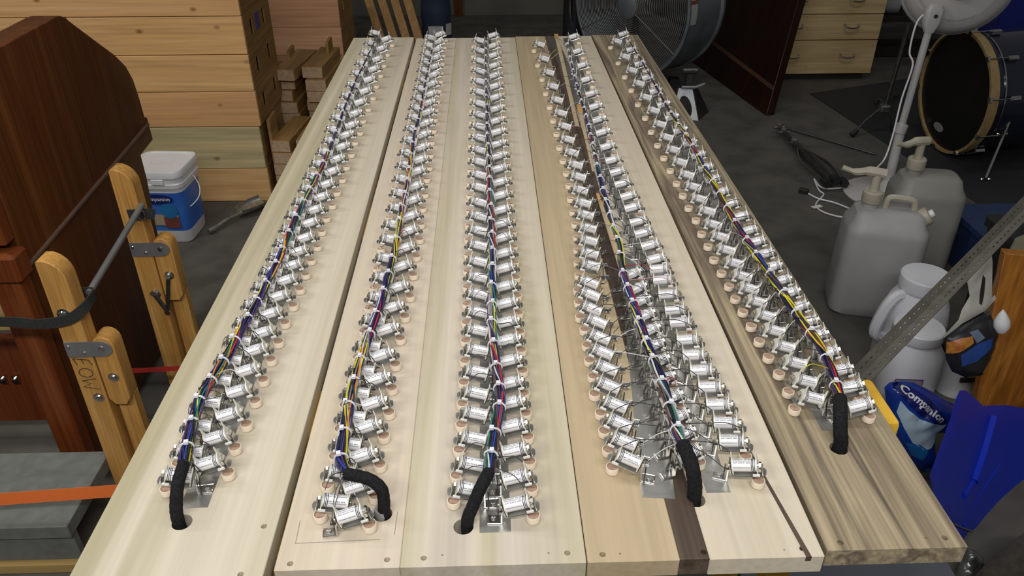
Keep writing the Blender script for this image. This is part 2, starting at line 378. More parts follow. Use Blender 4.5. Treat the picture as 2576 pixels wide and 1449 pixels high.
# dark inlay streak near that panel's right edge
a, b_, c = P(2033, 1412, BT), P(2047, 1412, BT), P(1800, 985, BT)
MB().hexa([(a.x, YN-.0006, BT-.006), (b_.x, YN-.0006, BT-.006), (c.x+.0012, c.y, BT-.006), (c.x, c.y, BT-.006)],
          [(a.x, YN-.0006, BT+.0003), (b_.x, YN-.0006, BT+.0003), (c.x+.0012, c.y, BT+.0003), (c.x, c.y, BT+.0003)]).build('inlay_streak', DARKST, b3)
b4 = thing('chest_board', 'grey-brown streaked poplar board along the right edge of the bench', 'board', (.41, .533, BT-TH))
plank('plank', .3365, .4815, .533, YF+.01, POP6, b4)
# faint pencil layout lines on the second panel
for q in [((743, 1367), (957, 1357)), ((743, 1367), (755, 1310)), ((992, 1345), (1000, 1287))]:
    p, r_ = P(*q[0], BT+.0002), P(*q[1], BT+.0002); d = (r_-p).normalized(); s_ = Vector((-d.y, d.x, 0))*.0003
    MB().hexa([p-s_, r_-s_, r_+s_, p+s_], [v+Vector((0, 0, .0002)) for v in (p-s_, r_-s_, r_+s_, p+s_)]).build('pencil_line', PENCIL, b2)

# sawhorses under the bench
def sawhorse(y, label, x0=-.40, x1=.517):
    t = thing('sawhorse', label, 'sawhorse', (0.03, y, 0), 'yellow sawhorses under the bench')
    MB().box(((x0+x1)/2, y, .888), (x1-x0, .092, .074)).build('beam', YELL, t, bevel=.006, seg=2)
    for sx in (-1, 1):
        for sy in (-1, 1):
            MB().cyl((.03+sx*.34, y+sy*.03, .86), (.03+sx*.42, y+sy*.24, 0.002), .024, n=8).build('leg', YELL, t)
    MB().box((.03, y-.16, .40), (.80, .02, .05)).build('brace', YELL, t)
sawhorse(.793, 'yellow sawhorse under the near end of the bench, beam end showing at right')
sawhorse(2.15, 'yellow sawhorse under the far end of the bench', -.40, .47)

# ================================================================== MAGNETS
TILT = math.radians(17); CH = .0285; RC = .0079; SC = .88   # SC: overall magnet scale
TM = Matrix.Translation((0, 0, CH)) @ Matrix.Rotation(-TILT, 4, 'Y')
tmpl = {}
def rr_poly(w_, d, r, n=5, x0=0):
    pts = []
    for cx, cy, a0 in ((w_/2-r, d/2-r, 0), (-w_/2+r, d/2-r, 90), (-w_/2+r, -d/2+r, 180), (w_/2-r, -d/2+r, 270)):
        for i in range(n): a = math.radians(a0+90*i/(n-1)); pts.append((x0+cx+r*math.cos(a), cy+r*math.sin(a)))
    return pts
m = MB().cyl((-.0150, 0, 0), (.0135, 0, 0), RC, n=28); tmpl['coil'] = (m.mesh('coil', LABELW, M=TM), None)
# printing: three rings and two blocks of lettering wrapped round the label
m = MB()
for x in (.0080, .0098, .0116): m.lathe([(RC+.00004, x-.00045), (RC+.00012, x-.00045), (RC+.00012, x+.00045), (RC+.00004, x+.00045)], 28, Matrix.Rotation(math.pi/2, 4, 'Y'), close=True)
for body, size, x, s, bold in [('peterson  90 ohms', .0031, -.0140, .0004, .00007), ('ELECTRO-MUSICAL PRODUCTS, INC.', .0021, -.0140, -.0022, .00005), ('ALSIP  ILLINOIS  60803', .0021, -.0140, -.0046, .00005),
                               ('ELECTRO-MUSICAL PRODUCTS, INC.', .0021, -.0140, -.0108, .00005), ('ALSIP  ILLINOIS  60803', .0021, -.0125, .0064, .00005), ('ELECTRO-MUSICAL PRODUCTS, INC.', .0021, -.0140, .0089, .00005)]:
    vs, fs = text_mesh(body, size, 1, bold)
    if body.startswith('ELECTRO'):
        k = .0205/max(v.x for v in vs); vs = [Vector((v.x*k, v.y, 0)) for v in vs]
    out = []
    for v in vs:
        X = x+v.x; a = (s+v.y)/RC; R_ = RC+.00010
        out.append((X, R_*math.sin(a), R_*math.cos(a)))
    m.add(out, fs)
tmpl['label_print'] = (m.mesh('label_print', INK, M=TM, smooth=0), 'coil')
def flange(x):
    poly = [(x, -.0080, -.0090), (x, .0080, -.0090), (x, .0083, .0015), (x, .0063, .0060), (x, .0046, .0108), (x, .0034, .0185), (x, .0020, .0185), (x, .0006, .0106), (x, -.0040, .0080), (x, -.0083, .0015)]
    return MB().prism(poly, (.0012, 0, 0))
tmpl['inner_flange'] = (flange(-.0162).mesh('flange', CREAM, M=TM, smooth=0), None)
tmpl['outer_flange'] = (flange(.0136).mesh('flange', CREAM, M=TM, smooth=0), None)
m = MB().cyl((.0148, 0, 0), (.0185, 0, 0), .0030, n=10).cyl((.0165, 0, 0), (.0190, 0, 0), .0046, n=6).box((.0168, -.0048, -.0030), (.0034, .0035, .005))
tmpl['pole_nut'] = (m.mesh('pole_nut', BRIGHT, M=TM), None)
# yoke: rounded plate below the coil, outer lip, inner upright
m = MB(); pl = [(x, y, -.0118) for x, y in rr_poly(.0430, .0155, .0055, 5, .0015)]; m.prism(pl, (0, 0, .0009))
m.box((.0195, 0, -.0070), (.0009, .0100, .0100)).box((-.0186, 0, -.0020), (.0010, .0125, .0200))
tmpl['yoke'] = (m.mesh('yoke', STEEL, M=TM, smooth=0), None)
m = MB()
m.tube([(x, y, -.0114) for x, y in rr_poly(.0430, .0155, .0055, 5, .0015)], .00055, 4, closed=True)
tmpl['yoke_rim'] = (m.mesh('yoke_rim', BRIGHT, M=TM), 'yoke')
tmpl['pad'] = (MB().box((.0125, -.0082, -.0092), (.0088, .0026, .0034)).mesh('pad', PADW, M=TM, bevel=.0005), None)
tmpl['pad_far'] = (MB().box((.0125, .0082, -.0092), (.0088, .0026, .0034)).mesh('pad', PADW, M=TM, bevel=.0005), None)
m = MB().box((-.0275, 0, .0011), (.0170, .0130, .0012)).box((-.0192, -.0062, .0150), (.0016, .0012, .0285)).box((-.0192, .0062, .0150), (.0016, .0012, .0285)).box((-.0195, 0, .0060), (.0011, .0130, .0100))
m.tube([(-.0192, -.0066, .0290), (-.0192, -.0066, .0022), (-.0355, -.0066, .0022), (-.0355, .0030, .0022)], .0008, 5)
tmpl['bracket'] = (m.mesh('bracket', BRIGHT, smooth=30), None)
m = MB().cyl((-.0290, .0015, .0017), (-.0290, .0015, .0034), .0034, .0030, n=12).box((-.0290, .0015, .0036), (.0044, .0008, .0006)).box((-.0290, .0015, .0036), (.0008, .0044, .0006))
tmpl['screw'] = (m.mesh('screw', STEEL), 'bracket')
m = MB().tube([(-.0185, -.0075, .0225), (-.0215, -.0090, .0240), (-.0245, -.0085, .0235)], .0011, 6)
tmpl['insulating_sleeve'] = (m.mesh('insulating_sleeve', BLACKR), None)
m = MB().box((-.0235, .0052, .0115), (.0016, .0022, .0210), Matrix.Rotation(.35, 3, 'X'))
tmpl['spring_leg'] = (m.mesh('spring_leg', DKMETAL, smooth=0), None)
m = MB().lathe([(.0078, .0002), (.0086, .0010), (.0086, .0092), (.0083, .0097), (.0072, .0097), (.0070, .0060), (.0003, .0060)], 24, Matrix.Translation((.0185, 0, 0)))
tmpl['valve_puck'] = (m.mesh('valve_puck', RINGW), None)
m = MB().cyl((.0185, 0, .0058), (.0185, 0, .0068), .0069, n=20).box((.0185, .0030, .0074), (.0120, .0010, .0016))
tmpl['puck_leather'] = (m.mesh('puck_leather', LEATHER), 'valve_puck')
for me_, _ in tmpl.values(): me_.transform(Matrix.Scale(SC, 4))
PART_NAME = {'inner_flange': 'flange', 'outer_flange': 'flange', 'pad_far': 'pad'}
ORD1 = ['', 'first', 'second', 'third', 'fourth', 'fifth', 'sixth', 'seventh', 'eighth', 'ninth', 'tenth', 'eleventh', 'twelfth', 'thirteenth', 'fourteenth', 'fifteenth', 'sixteenth', 'seventeenth', 'eighteenth', 'nineteenth']
def ordw(n):
    if n < 20: return ORD1[n]
    t = ['', '', 'twent', 'thirt', 'fort'][n//10]
    return t+'ieth' if n % 10 == 0 else t+'y-'+ORD1[n % 10]
TIPS = {}
def magnet(px, py, ang, side, row, idx, file_, rowname):
    c = P(px, py, BT+CH*SC)
    sgn = 1 if side > 0 else -1
    ca, sa = math.cos(ang), math.sin(ang)
    # measured pixel = middle of the plain white wrap, 2.6 mm inboard of the coil centre
    loc = Vector((c.x+sgn*.0026*SC*ca, c.y+sgn*.0026*SC*sa, BT+.0006))
    rz = ang if sgn > 0 else ang+math.pi
    rz += random.uniform(-.02, .02)
    e = bpy.data.objects.new('chest_magnet', None); e.empty_display_size = .01; col.objects.link(e)
    e.location = loc; e.rotation_euler = (0, 0, rz)
    tag(e, 'white-wrapped coil magnet, %s from the near end, %s of the %s row' % (ordw(idx), file_, rowname), 'magnet', 'coil magnets on the %s row' % rowname)
    made = {}
    for k, (me, par) in tmpl.items():
        o = bpy.data.objects.new(PART_NAME.get(k, k), me); col.objects.link(o); o.parent = made[par] if par else e; made[k] = o
    R = Matrix.Translation(loc) @ Matrix.Rotation(rz, 4, 'Z') @ Matrix.Scale(SC, 4)
    TIPS.setdefault(row, []).append((R @ (TM @ Vector((-.0156, .0027, .0185))), R @ (TM @ Vector((.0142, .0027, .0185))), R @ Vector((-.0245, -.0085, .0235)), loc))

def interp(tab, y):
    tab = sorted(tab)
    for (a, xa), (b, xb) in zip(tab, tab[1:]):
        if y <= b: return xa+(xb-xa)*(y-a)/(b-a)
    (a, xa), (b, xb) = tab[-2:]
    return xa+(xb-xa)*(y-a)/(b-a)
rad = math.radians
AR = [(522.5, 1164), (542, 1100), (573, 1042), (597.6, 983), (619.7, 931), (641, 880), (661, 835.6), (679, 788), (700.7, 744.5), (719, 704), (734.5, 667), (749.7, 632), (766, 597.7), (778.7, 560), (791, 527), (807, 495), (819.5, 463), (834.4, 430.6), (845.6, 399.6), (859, 368.5), (869, 339), (882.5, 314), (891, 285), (905, 256), (917.7, 228), (927, 199), (938.7, 173), (948, 148), (958, 121), (969.7, 97.6)]
AL = [(455, 1196), (483, 1132), (505, 1069), (530, 1010), (558, 954), (584, 903), (608, 855.5), (628, 810.7), (648, 766), (671, 721), (690, 682), (707, 647), (722, 611.5), (737, 575.6), (750, 541), (767, 508), (782, 474), (793, 443), (808, 412), (823, 382), (837, 353.6), (843, 325.6), (854.5, 295.6), (868, 268.7), (878, 240.7), (892, 212.8), (902.4, 183.5), (913, 158.7), (924, 132), (934.5, 107), (945, 82)]
BR = [(879, 1294), (896, 1222), (910, 1144), (922, 1072), (937, 1013), (946, 952.6), (956.7, 893), (971, 828), (984, 773), (998, 722), (1008, 669), (1017, 623), (1026, 580), (1030.5, 542.6), (1036, 503), (1042.7, 467.5), (1048, 430), (1055, 401), (1059, 370), (1063, 338), (1069, 309), (1073, 281.7), (1076, 257.6), (1081, 236), (1085, 210), (1090, 187), (1092, 166.8), (1095, 143.6), (1098, 123), (1102, 103.8), (1105, 85.6)]
BL = [(846, 1260), (863, 1186), (880, 1115), (892, 1047), (903, 987.5), (916, 931), (932, 869), (946, 804), (958, 747), (969, 697), (976, 649), (985, 601), (994, 564), (1004, 522.7), (1011, 485), (1017, 449), (1023.5, 414.6), (1029, 383.7), (1035, 351.8), (1041, 322.8), (1046, 294.5), (1052, 270), (1057, 246), (1062, 221.8), (1066.7, 198.6), (1070, 175.5), (1074, 153.5), (1077, 133.6), (1081, 113), (1084, 94)]
CRy = [1267, 1200, 1132, 1070, 1012, 962, 906, 854, 809, 762, 719, 674, 636, 597, 561, 527, 490, 457, 423, 391, 361, 331, 302.5, 272.6, 243.6, 215.6, 188.7, 164, 138, 114, 88]
CLy = [1229, 1166, 1102, 1039, 987.5, 934, 880, 830, 784.5, 739, 696.5, 657, 616.6, 579, 543, 507.6, 470, 439, 406, 376, 345, 316.5, 287, 259, 230, 203, 177, 151.5, 125.6, 100.7]
CRx = [(88, 1239), (189, 1243), (331, 1250), (457, 1257), (597, 1264), (719, 1270), (854, 1277), (962, 1281), (1070, 1288), (1267, 1297)]
CLx = [(100, 1207), (316, 1207), (507, 1207), (657, 1205), (784, 1205), (880, 1204), (1039, 1199), (1102, 1195), (1166, 1190), (1229, 1184)]
EL = [(2044, 1000), (2027, 957), (2002, 912), (1974, 871), (1949.5, 831), (1928, 793.6), (1906, 758), (1886, 725), (1869, 694), (1849, 661), (1829, 628), (1813, 594.6), (1796, 564), (1780.6, 530), (1761, 499.7), (1745.7, 469), (1729, 439), (1712, 407), (1695, 376), (1678, 344.6), (1661, 311.5), (1645, 277), (1625.5, 243.8), (1608, 209), (1590.7, 176), (1573, 141.7), (1553, 103)]
ER = [(2157, 1020), (2134, 973.6), (2108, 931.7), (2076, 887), (2048, 844), (2025, 809.7), (2001.5, 772), (1980, 736.5), (1960, 705.6), (1937, 671), (1918, 639), (1898, 608), (1879, 579.7), (1858, 544.5), (1832, 513), (1809.4, 483), (1788, 451), (1771.5, 422), (1752, 390), (1731, 360), (1707, 328), (1686, 295), (1665.6, 263), (1646, 228.6), (1626, 194.3), (1607, 160), (1586, 124), (1566, 85)]
DL = [(1585, 1155), (1573.7, 1110.6), (1562, 1064), (1552, 1018), (1535, 970), (1530, 926), (1519.7, 886), (1512.5, 848.7), (1505, 809), (1493, 777), (1489, 741), (1485.6, 710.5), (1488, 667), (1485, 637), (1483, 605), (1481, 573.5), (1475, 540), (1469, 510), (1462, 477.4), (1457, 444), (1449.5, 414), (1440, 383), (1430, 350), (1422, 317), (1412.5, 283.8), (1403, 250.7), (1392, 216.5), (1382, 181.7), (1369.8, 147), (1359.8, 111)]
DM = [(1727, 1143), (1711, 1095), (1697, 1050), (1681, 1002), (1663, 953), (1650, 911), (1638, 870), (1628, 832), (1616, 795), (1606, 758), (1597, 727), (1584, 691)]
DR = [(1870, 1170), (1839, 1108.5), (1824, 1063), (1804.5, 1017), (1784, 973), (1762.4, 931), (1743, 892.5), (1727.5, 854), (1709, 810.5), (1696, 779), (1679.5, 739.5), (1665, 704), (1656, 676), (1646, 651), (1631.5, 616.6), (1614.5, 586), (1602, 556.5), (1588, 521.5), (1577, 492.6), (1562, 460.7), (1549.7, 432), (1538, 402), (1524, 368), (1513, 332), (1503.5, 300), (1495, 267), (1485.6, 235), (1474, 199), (1464, 163), (1451.7, 128), (1441.8, 91)]
for i, (x, y) in enumerate(AR): magnet(x, y, rad(5), 1, 'A', i+1, 'right side', 'leftmost')
for i, (x, y) in enumerate(AL): magnet(x, y, rad(5), -1, 'A', i+1, 'left side', 'leftmost')
for i, (x, y) in enumerate(BR): magnet(x, y, rad(6), 1, 'B', i+1, 'right side', 'second')
for i, (x, y) in enumerate(BL): magnet(x, y, rad(6), -1, 'B', i+1, 'left side', 'second')
for i, y in enumerate(CRy): magnet(interp(CRx, y), y, rad(-1), 1, 'C', i+1, 'right side', 'middle')
for i, y in enumerate(CLy): magnet(interp(CLx, y), y, rad(0), -1, 'C', i+1, 'left side', 'middle')
for i, (x, y) in enumerate(DL): magnet(x, y, rad(-19 if i < 12 else 0), -1, 'D', i+1, 'left side', 'fourth')
for i, (x, y) in enumerate(DM): magnet(x, y, rad(17), 1, 'D', i+1, 'inner middle file', 'fourth')
for i, (x, y) in enumerate(DR): magnet(x, y, rad(-21 if i < 13 else 0), 1, 'D', i+1, 'right side', 'fourth')
for i, (x, y) in enumerate(EL): magnet(x, y, rad(-1), -1, 'E', i+1, 'left side', 'rightmost')
for i, (x, y) in enumerate(ER): magnet(x, y, rad(1), 1, 'E', i+1, 'right side', 'rightmost')

# grounding strips of sheet metal under the rows
def strip(px0, px1, wdt, label, skew=0.):
    p, q = P(*px0, BT), P(*px1, BT); d = (q-p).normalized(); s_ = Vector((d.y, -d.x, 0))*wdt/2; z = Vector((0, 0, .0005))
    m = MB().hexa([p-s_, p+s_, q+s_, q-s_], [p-s_+z, p+s_+z, q+s_+z, q-s_+z])
    o = m.build('grounding_strip', SHEET); tag(o, label, 'metal strip', 'sheet metal strips under the magnet rows')
    return o
strip((487, 1278), (955, 96), .030, 'thin sheet metal strip under the leftmost row of magnets')
strip((1246, 1340), (1222, 97), .0325, 'thin sheet metal strip under the middle row of magnets')
strip((1657, 1254), (1583, 640), .036, 'thin sheet metal strip under the left feet of the fourth row')
strip((1808, 1240), (1427, 96), .0265, 'thin sheet metal strip beside the right file of the fourth row')
strip((1640, 690), (1392, 100), .030, 'short sheet metal strip beneath the far left file of the fourth row')
strip((2098, 1083), (1562, 92), .030, 'thin sheet metal strip under the rightmost row of magnets')
for o in bpy.data.objects:
    if o.name.startswith('grounding_strip'): o.location.z = .00005

# ================================================================== WIRE HARNESSES
HZ = BT+.0385
PAL = dict(A=['black', 'navy', 'purple', 'black', 'navy', 'black', 'purple', 'yellow', 'navy', 'yellow', 'blue', 'red', 'green', 'purple', 'orange', 'black'],
           B=['black', 'purple', 'navy', 'black', 'grey', 'black', 'red', 'yellow', 'blue', 'white', 'purple', 'yellow', 'orange', 'navy', 'black', 'yellow'],
           C=['black', 'grey', 'navy', 'black', 'purple', 'black', 'yellow', 'navy', 'white', 'grey', 'blue', 'black', 'red', 'green', 'white', 'brown'],
           D=['black', 'purple', 'black', 'grey', 'navy', 'black', 'red', 'black', 'white', 'blue', 'green', 'black', 'navy', 'brown', 'yellow', 'white'],
           E=['black', 'navy', 'purple', 'black', 'brown', 'black', 'yellow', 'navy', 'yellow', 'blue', 'red', 'black', 'yellow', 'purple', 'black', 'yellow'])
PATHS = dict(
    A=[(463, 1166), (478, 1090), (505, 1000), (540, 945), (580, 880), (630, 790), (665, 725), (700, 655), (720, 605), (745, 548), (775, 488), (800, 438), (822, 392), (848, 328), (862, 283), (880, 238), (900, 193), (917, 158), (940, 108)],
    B=[(872, 1192), (858, 1150), (868, 1080), (882, 1000), (900, 925), (925, 855), (950, 785), (965, 735), (977, 690), (990, 638), (1002, 585), (1008, 535), (1020, 485), (1030, 428), (1035, 388), (1045, 328), (1055, 288), (1068, 218), (1080, 158), (1092, 104)],
    C=[(1230, 1187), (1245, 1080), (1258, 1000), (1245, 900), (1238, 825), (1238, 720), (1238, 600), (1234, 520), (1230, 420), (1227, 340), (1224, 250), (1222, 180), (1223, 98)],
    D=[(1718, 1118), (1690, 1040), (1665, 960), (1645, 905), (1620, 845), (1595, 765), (1580, 725), (1565, 675), (1558, 620), (1540, 560), (1520, 490), (1505, 430), (1490, 360), (1475, 295), (1455, 230), (1440, 170), (1425, 105)],
    E=[(2113, 1002), (2092, 935), (2062, 870), (2010, 798), (1970, 738), (1930, 678), (1890, 622), (1850, 562), (1810, 488), (1770, 418), (1730, 348), (1690, 288), (1650, 218), (1615, 155), (1580, 98)])
SLEEVE = dict(A=[(452, 1317, -.03), (447, 1305, .004), (443, 1270, .020), (448, 1215, .037), (463, 1166, .0385)],
              B=[(965, 1296, -.03), (966, 1285, .006), (966, 1262, .020), (958, 1228, .036), (925, 1204, .042), (872, 1192, .0385)],
              C=[(1172, 1322, -.03), (1176, 1310, .004), (1190, 1272, .020), (1210, 1225, .037), (1230, 1187, .0385)],
              D=[(1746, 1254, -.03), (1747, 1245, .004), (1747, 1210, .022), (1738, 1165, .038), (1718, 1118, .0385)],
              E=[(2116, 1126, -.03), (2115, 1115, .004), (2114, 1085, .020), (2114, 1040, .037), (2113, 1002, .0385)])
HLAB = dict(A='bundle of coloured wires with black taped end over the leftmost magnet row', B='bundle of coloured wires bending through black tape over the second magnet row', C='bundle of coloured wires with slanting black taped end over the middle magnet row',
            D='dark bundle of wires with thick black taped end over the fourth magnet row', E='yellow-streaked bundle of wires with black taped end over the rightmost magnet row')
tie_ring = {}
for row, pts in PATHS.items():
    h = thing('wire_harness', HLAB[row], 'wire harness', HC[row], 'cable harnesses on the magnet rows')
    path = spline([P(x, y, HZ) for x, y in pts], 10); n = len(path)
    # cumulative length
    L = [0.]
    for i in range(1, n): L.append(L[-1]+(path[i]-path[i-1]).length)
    tot = L[-1]; rb = lambda f: .0052*(1-f)**.8+.0012
    cols_ = PAL[row][:6]+PAL[row]+PAL[row][1:5]; nw = len(cols_)
    for k in range(nw):
        end = 1.0 if k < 5 else max(.2, 1-.038*(k-4)); ph = 2*math.pi*k*.382; rk = math.sqrt((k+.5)/nw)
        q = []
        for i in range(n):
            f = L[i]/tot
            if f > end: break
            d = (path[min(i+1, n-1)]-path[max(i-1, 0)]).normalized(); s_ = d.cross(Vector((0, 0, 1))).normalized(); u = s_.cross(d)
            a = ph+L[i]*(13+4*(k % 3))+.7*math.sin(L[i]*31+k*1.7); r = rb(f)*rk
            q.append(path[i]+s_*r*math.cos(a)+u*r*math.sin(a))
        MB().tube(q, .00105, 5).build('wire', WIRE[cols_[k]], h)
    # cable ties
    spacing = {'A': .042, 'B': .045, 'C': .040, 'D': .044, 'E': .050}[row]; s = .025; j = 0
    while s < tot-.02:
        while L[j+1] < s: j += 1
        t = (s-L[j])/(L[j+1]-L[j]); p = path[j].lerp(path[j+1], t); d = (path[j+1]-path[j]).normalized()
        r = rb(s/tot)+.0012; s_ = d.cross(Vector((0, 0, 1))).normalized(); u = s_.cross(d); tl = random.uniform(-.25, .25)
        s2 = (s_+d*tl).normalized()
        m = MB().tube([p+s2*r*math.cos(a)+u*r*math.sin(a) for a in [2*math.pi*i/12 for i in range(12)]], .0012, 4, closed=True)
        hd = p+u*(r+.0006)-s_*r*random.uniform(-.2, .5); Rm = Matrix((s_, d, u)).transposed()
        m.box(hd, (.0048, .0052, .0034), Rm)
        m.build('cable_tie', TIE, h); s += spacing*random.uniform(.85, 1.15)*(1+.9*s/tot if row in 'CAB' else 1+.5*s/tot)
    # lead from every magnet up into the bundle
    for (ti, to, sl, lc) in TIPS[row]:
        best = min(range(n), key=lambda i: (path[i]-ti).length_squared); tgt = path[min(best+2, n-1)]
        st = to if (tgt-to).length < .075 and random.random() < .6 else ti
        mid = (st+tgt)/2+Vector((0, random.uniform(-.006, .004), random.uniform(.004, .012)))
        c_ = random.random(); lm = LEAD if c_ < .78 else WIRE[random.choice(['white', 'pink', 'yellow', 'red', 'grey'])] if row in 'DE' else (LEAD if c_ < .92 else WIRE['white'])
        MB().tube(spline([st-Vector((0, 0, .001)), st.lerp(mid, .5)+Vector((0, 0, .004)), mid, tgt], 4), .00055, 4).build('lead_wire', lm, h)
        # thin jumper from the sleeve terminal into the bundle
        mid = (sl+tgt)/2+Vector((0, 0, .003))
        MB().tube(spline([sl, mid, tgt-Vector((0, 0, .003))], 4), .0005, 4).build('jumper_wire', LEAD if random.random() < .6 else WIRE['white'], h)
    sl = [P(x, y, BT+dz) for x, y, dz in SLEEVE[row]]; sl[0].x = sl[1].x; sl[0].y = sl[1].y
    sp = spline(sl, 7); R0 = {'A': .0066, 'B': .0066, 'C': .0068, 'D': .0080, 'E': .0082}[row]
    MB().tube(sp, [R0*(1+.025*((i*7) % 3-1)) for i in range(len(sp))], 14).build('tape_sleeve', TAPE, h)
    if row == 'B': MB().cyl(HC['B']+Vector((0, 0, -.02)), HC['B']+Vector((.0002, 0, .008)), .0082, n=18).build('grey_conduit', GREYP, h)

# wooden laths lying among the fourth row
def lath(px0, px1, w0, w1, label, dz):
    p, q = P(*px0, BT+dz), P(*px1, BT+dz); d = (q-p).normalized(); s_ = Vector((d.y, -d.x, 0)); t = Vector((0, 0, .003))
    A = [p-s_*w0/2, p+s_*w0/2, q+s_*w1/2, q-s_*w1/2]
    e = thing('wooden_lath', label, 'stick', p, 'thin wooden laths between the magnets')
    MB().hexa(A, [v+t for v in A]).build('stick', POP4, e, bevel=.0006)
    u = p+d*min(.05, (q-p).length*.25); B_ = [p-s_*w0/2-d*.0004, p+s_*w0/2-d*.0004, u+s_*w0/2, u-s_*w0/2]
    MB().hexa([v-Vector((0, 0, .0003)) for v in B_], [v+t+Vector((0, 0, .0003)) for v in B_]).build('amber_tip', mat('amber_varnish', (.60, .36, .12), .4), e)
lath((1399, 88), (1452, 318), .011, .009, 'thin wooden lath with amber tip at the far end of the fourth row', .034)
lath((1456, 266), (1492, 432), .010, .004, 'tapering wooden lath with amber tip, middle of the three in the fourth row', .040)
lath((1503, 490), (1572, 696), .005, .012, 'widening wooden lath nearest the camera between the fourth row coils', .036)

# ================================================================== LEFT BACKGROUND
# crates stacked by the left wall
def slotted(x, y0, y1, z0, z1, slots, th=.007):
    """side board with open hand slots: (y centre, z centre, width, height)"""
    m = MB(); ys = [y0]
    for c, zc, w_, h_ in slots:
        m.box((x, (ys[-1]+c-w_/2)/2, (z0+z1)/2), (th, c-w_/2-ys[-1], z1-z0))
        m.box((x, c, (z0+zc-h_/2)/2), (th, w_, zc-h_/2-z0)); m.box((x, c, (z1+zc+h_/2)/2), (th, w_, z1-zc-h_/2)); ys.append(c+w_/2)
    m.box((x, (ys[-1]+y1)/2, (z0+z1)/2), (th, y1-ys[-1], z1-z0)); return m
CZS = [0, .163, .360, .517, .674, .830, .985]
ORDC = ['bottom', 'second from the bottom', 'third from the bottom', 'fourth from the bottom', 'fifth from the bottom', 'topmost']
for i in range(6):
    z0, z1 = CZS[i]+.002, CZS[i+1]-.001; xr = -1.0+random.uniform(-.006, .006); xl = xr-1.75; yf = 3.376+random.uniform(-.004, .004); yb = yf+.46; zc = (z0+z1)/2
    t = thing('wooden_crate', 'long %sfir crate, %s of the left stack' % ('weathered ' if i == 1 else '', ORDC[i]), 'crate', (xr-.8, yf+.2, z0), 'fir crates stacked behind the console')
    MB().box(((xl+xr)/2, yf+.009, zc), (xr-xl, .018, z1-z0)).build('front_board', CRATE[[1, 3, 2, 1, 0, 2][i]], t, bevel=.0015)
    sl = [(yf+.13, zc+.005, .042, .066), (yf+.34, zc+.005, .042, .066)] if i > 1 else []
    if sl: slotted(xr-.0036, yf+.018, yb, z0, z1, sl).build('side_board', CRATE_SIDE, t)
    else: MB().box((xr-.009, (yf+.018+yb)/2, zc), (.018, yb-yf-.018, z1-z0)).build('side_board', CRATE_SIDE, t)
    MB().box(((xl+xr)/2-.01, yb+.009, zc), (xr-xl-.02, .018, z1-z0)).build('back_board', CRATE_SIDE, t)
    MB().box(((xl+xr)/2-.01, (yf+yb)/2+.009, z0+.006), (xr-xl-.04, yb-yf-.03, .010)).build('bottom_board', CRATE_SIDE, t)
    if i == 4: MB().box((xr+.0008, yf+.225, zc+.01), (.0012, .065, .070)).build('blue_sticker', mat('sticker_blue', (.07, .07, .25), .5), t)
# second stack behind it
for i, (z0, z1) in enumerate([(0, .165), (.165, .33), (.33, .488), (.488, .66)]):
    t = thing('wooden_crate', 'pinkish fir crate, %s of the short stack behind the offcut pile' % ['bottom', 'second from the bottom', 'third from the bottom', 'topmost'][i], 'crate', (-1.0, 4.7, z0), 'fir crates stacked beside the leaning planks')
    xr = -.815+random.uniform(-.004, .004); xl = -1.45; zc = (z0+z1)/2
    MB().box(((xl+xr)/2, 4.609, zc), (xr-xl, .018, z1-z0-.002)).build('front_board', CRATE_FAR, t, bevel=.0015)
    slotted(xr-.0036, 4.618, 5.05, z0+.001, z1-.001, [(4.76, zc, .035, .055)]).build('side_board', CRATE_SIDE, t)
    MB().box(((xl+xr)/2, 5.06, zc), (xr-xl, .018, z1-z0-.002)).build('back_board', CRATE_SIDE, t)
# offcut blocks piled between the stacks
def block(px, py, Y, wd, ht, ln, z, rz, i, lab, dx=0.):
    c = PY(px, py, Y); M = Matrix.Rotation(rad(rz), 3, 'Z')
    t = thing('offcut_block', lab, 'wood block', (c.x, Y+ln/2, z), 'offcut blocks piled between the crate stacks')
    MB().box((c.x, Y+ln/2, z+ht/2), (wd, ln, ht), M).build('body', OFFCUT, t, bevel=.0015)
    e = Vector((c.x, Y+ln/2, z+ht/2))+M @ Vector((0, -ln/2-.0006, 0))
    MB().box(e, (wd-.003, .0012, ht-.003), M).build('sawn_end', OFFCUT_END, t)
UP = 3.80; LH = .0545
for k in range(9):
    block(732+random.uniform(-5, 5)-(9 if k in (5, 6) else 0), 240, UP+random.uniform(-.02, .03), .102, LH-.001, .36, k*LH, -6+random.uniform(-2, 2), k, 'short offcut block, %s of the back left pile column' % (ordw(k+1)+' from the bottom'))
for k in range(9):
    block(804+random.uniform(-4, 5), 240, UP+random.uniform(-.01, .03), .100, LH-.001, .36, k*LH, -4+random.uniform(-1.5, 1.5), k, 'short offcut block, %s of the back right pile column' % (ordw(k+1)+' from the bottom'))
for k in range(5):
    block(705+random.uniform(-3, 3), 310, 3.415+random.uniform(-.01, .015), .088, LH-.001, .33, .001+k*LH, -7+random.uniform(-1, 1), k, 'short offcut block, %s of the front left pile column' % (ordw(k+1)+' from the bottom'))
for k in range(5):
    block(769+random.uniform(-3, 4), 310, 3.425+random.uniform(-.01, .015), .092, LH-.001, .33, .001+k*LH, -5+random.uniform(-2, 2), k, 'short offcut block, %s of the front right pile column' % (ordw(k+1)+' from the bottom'))
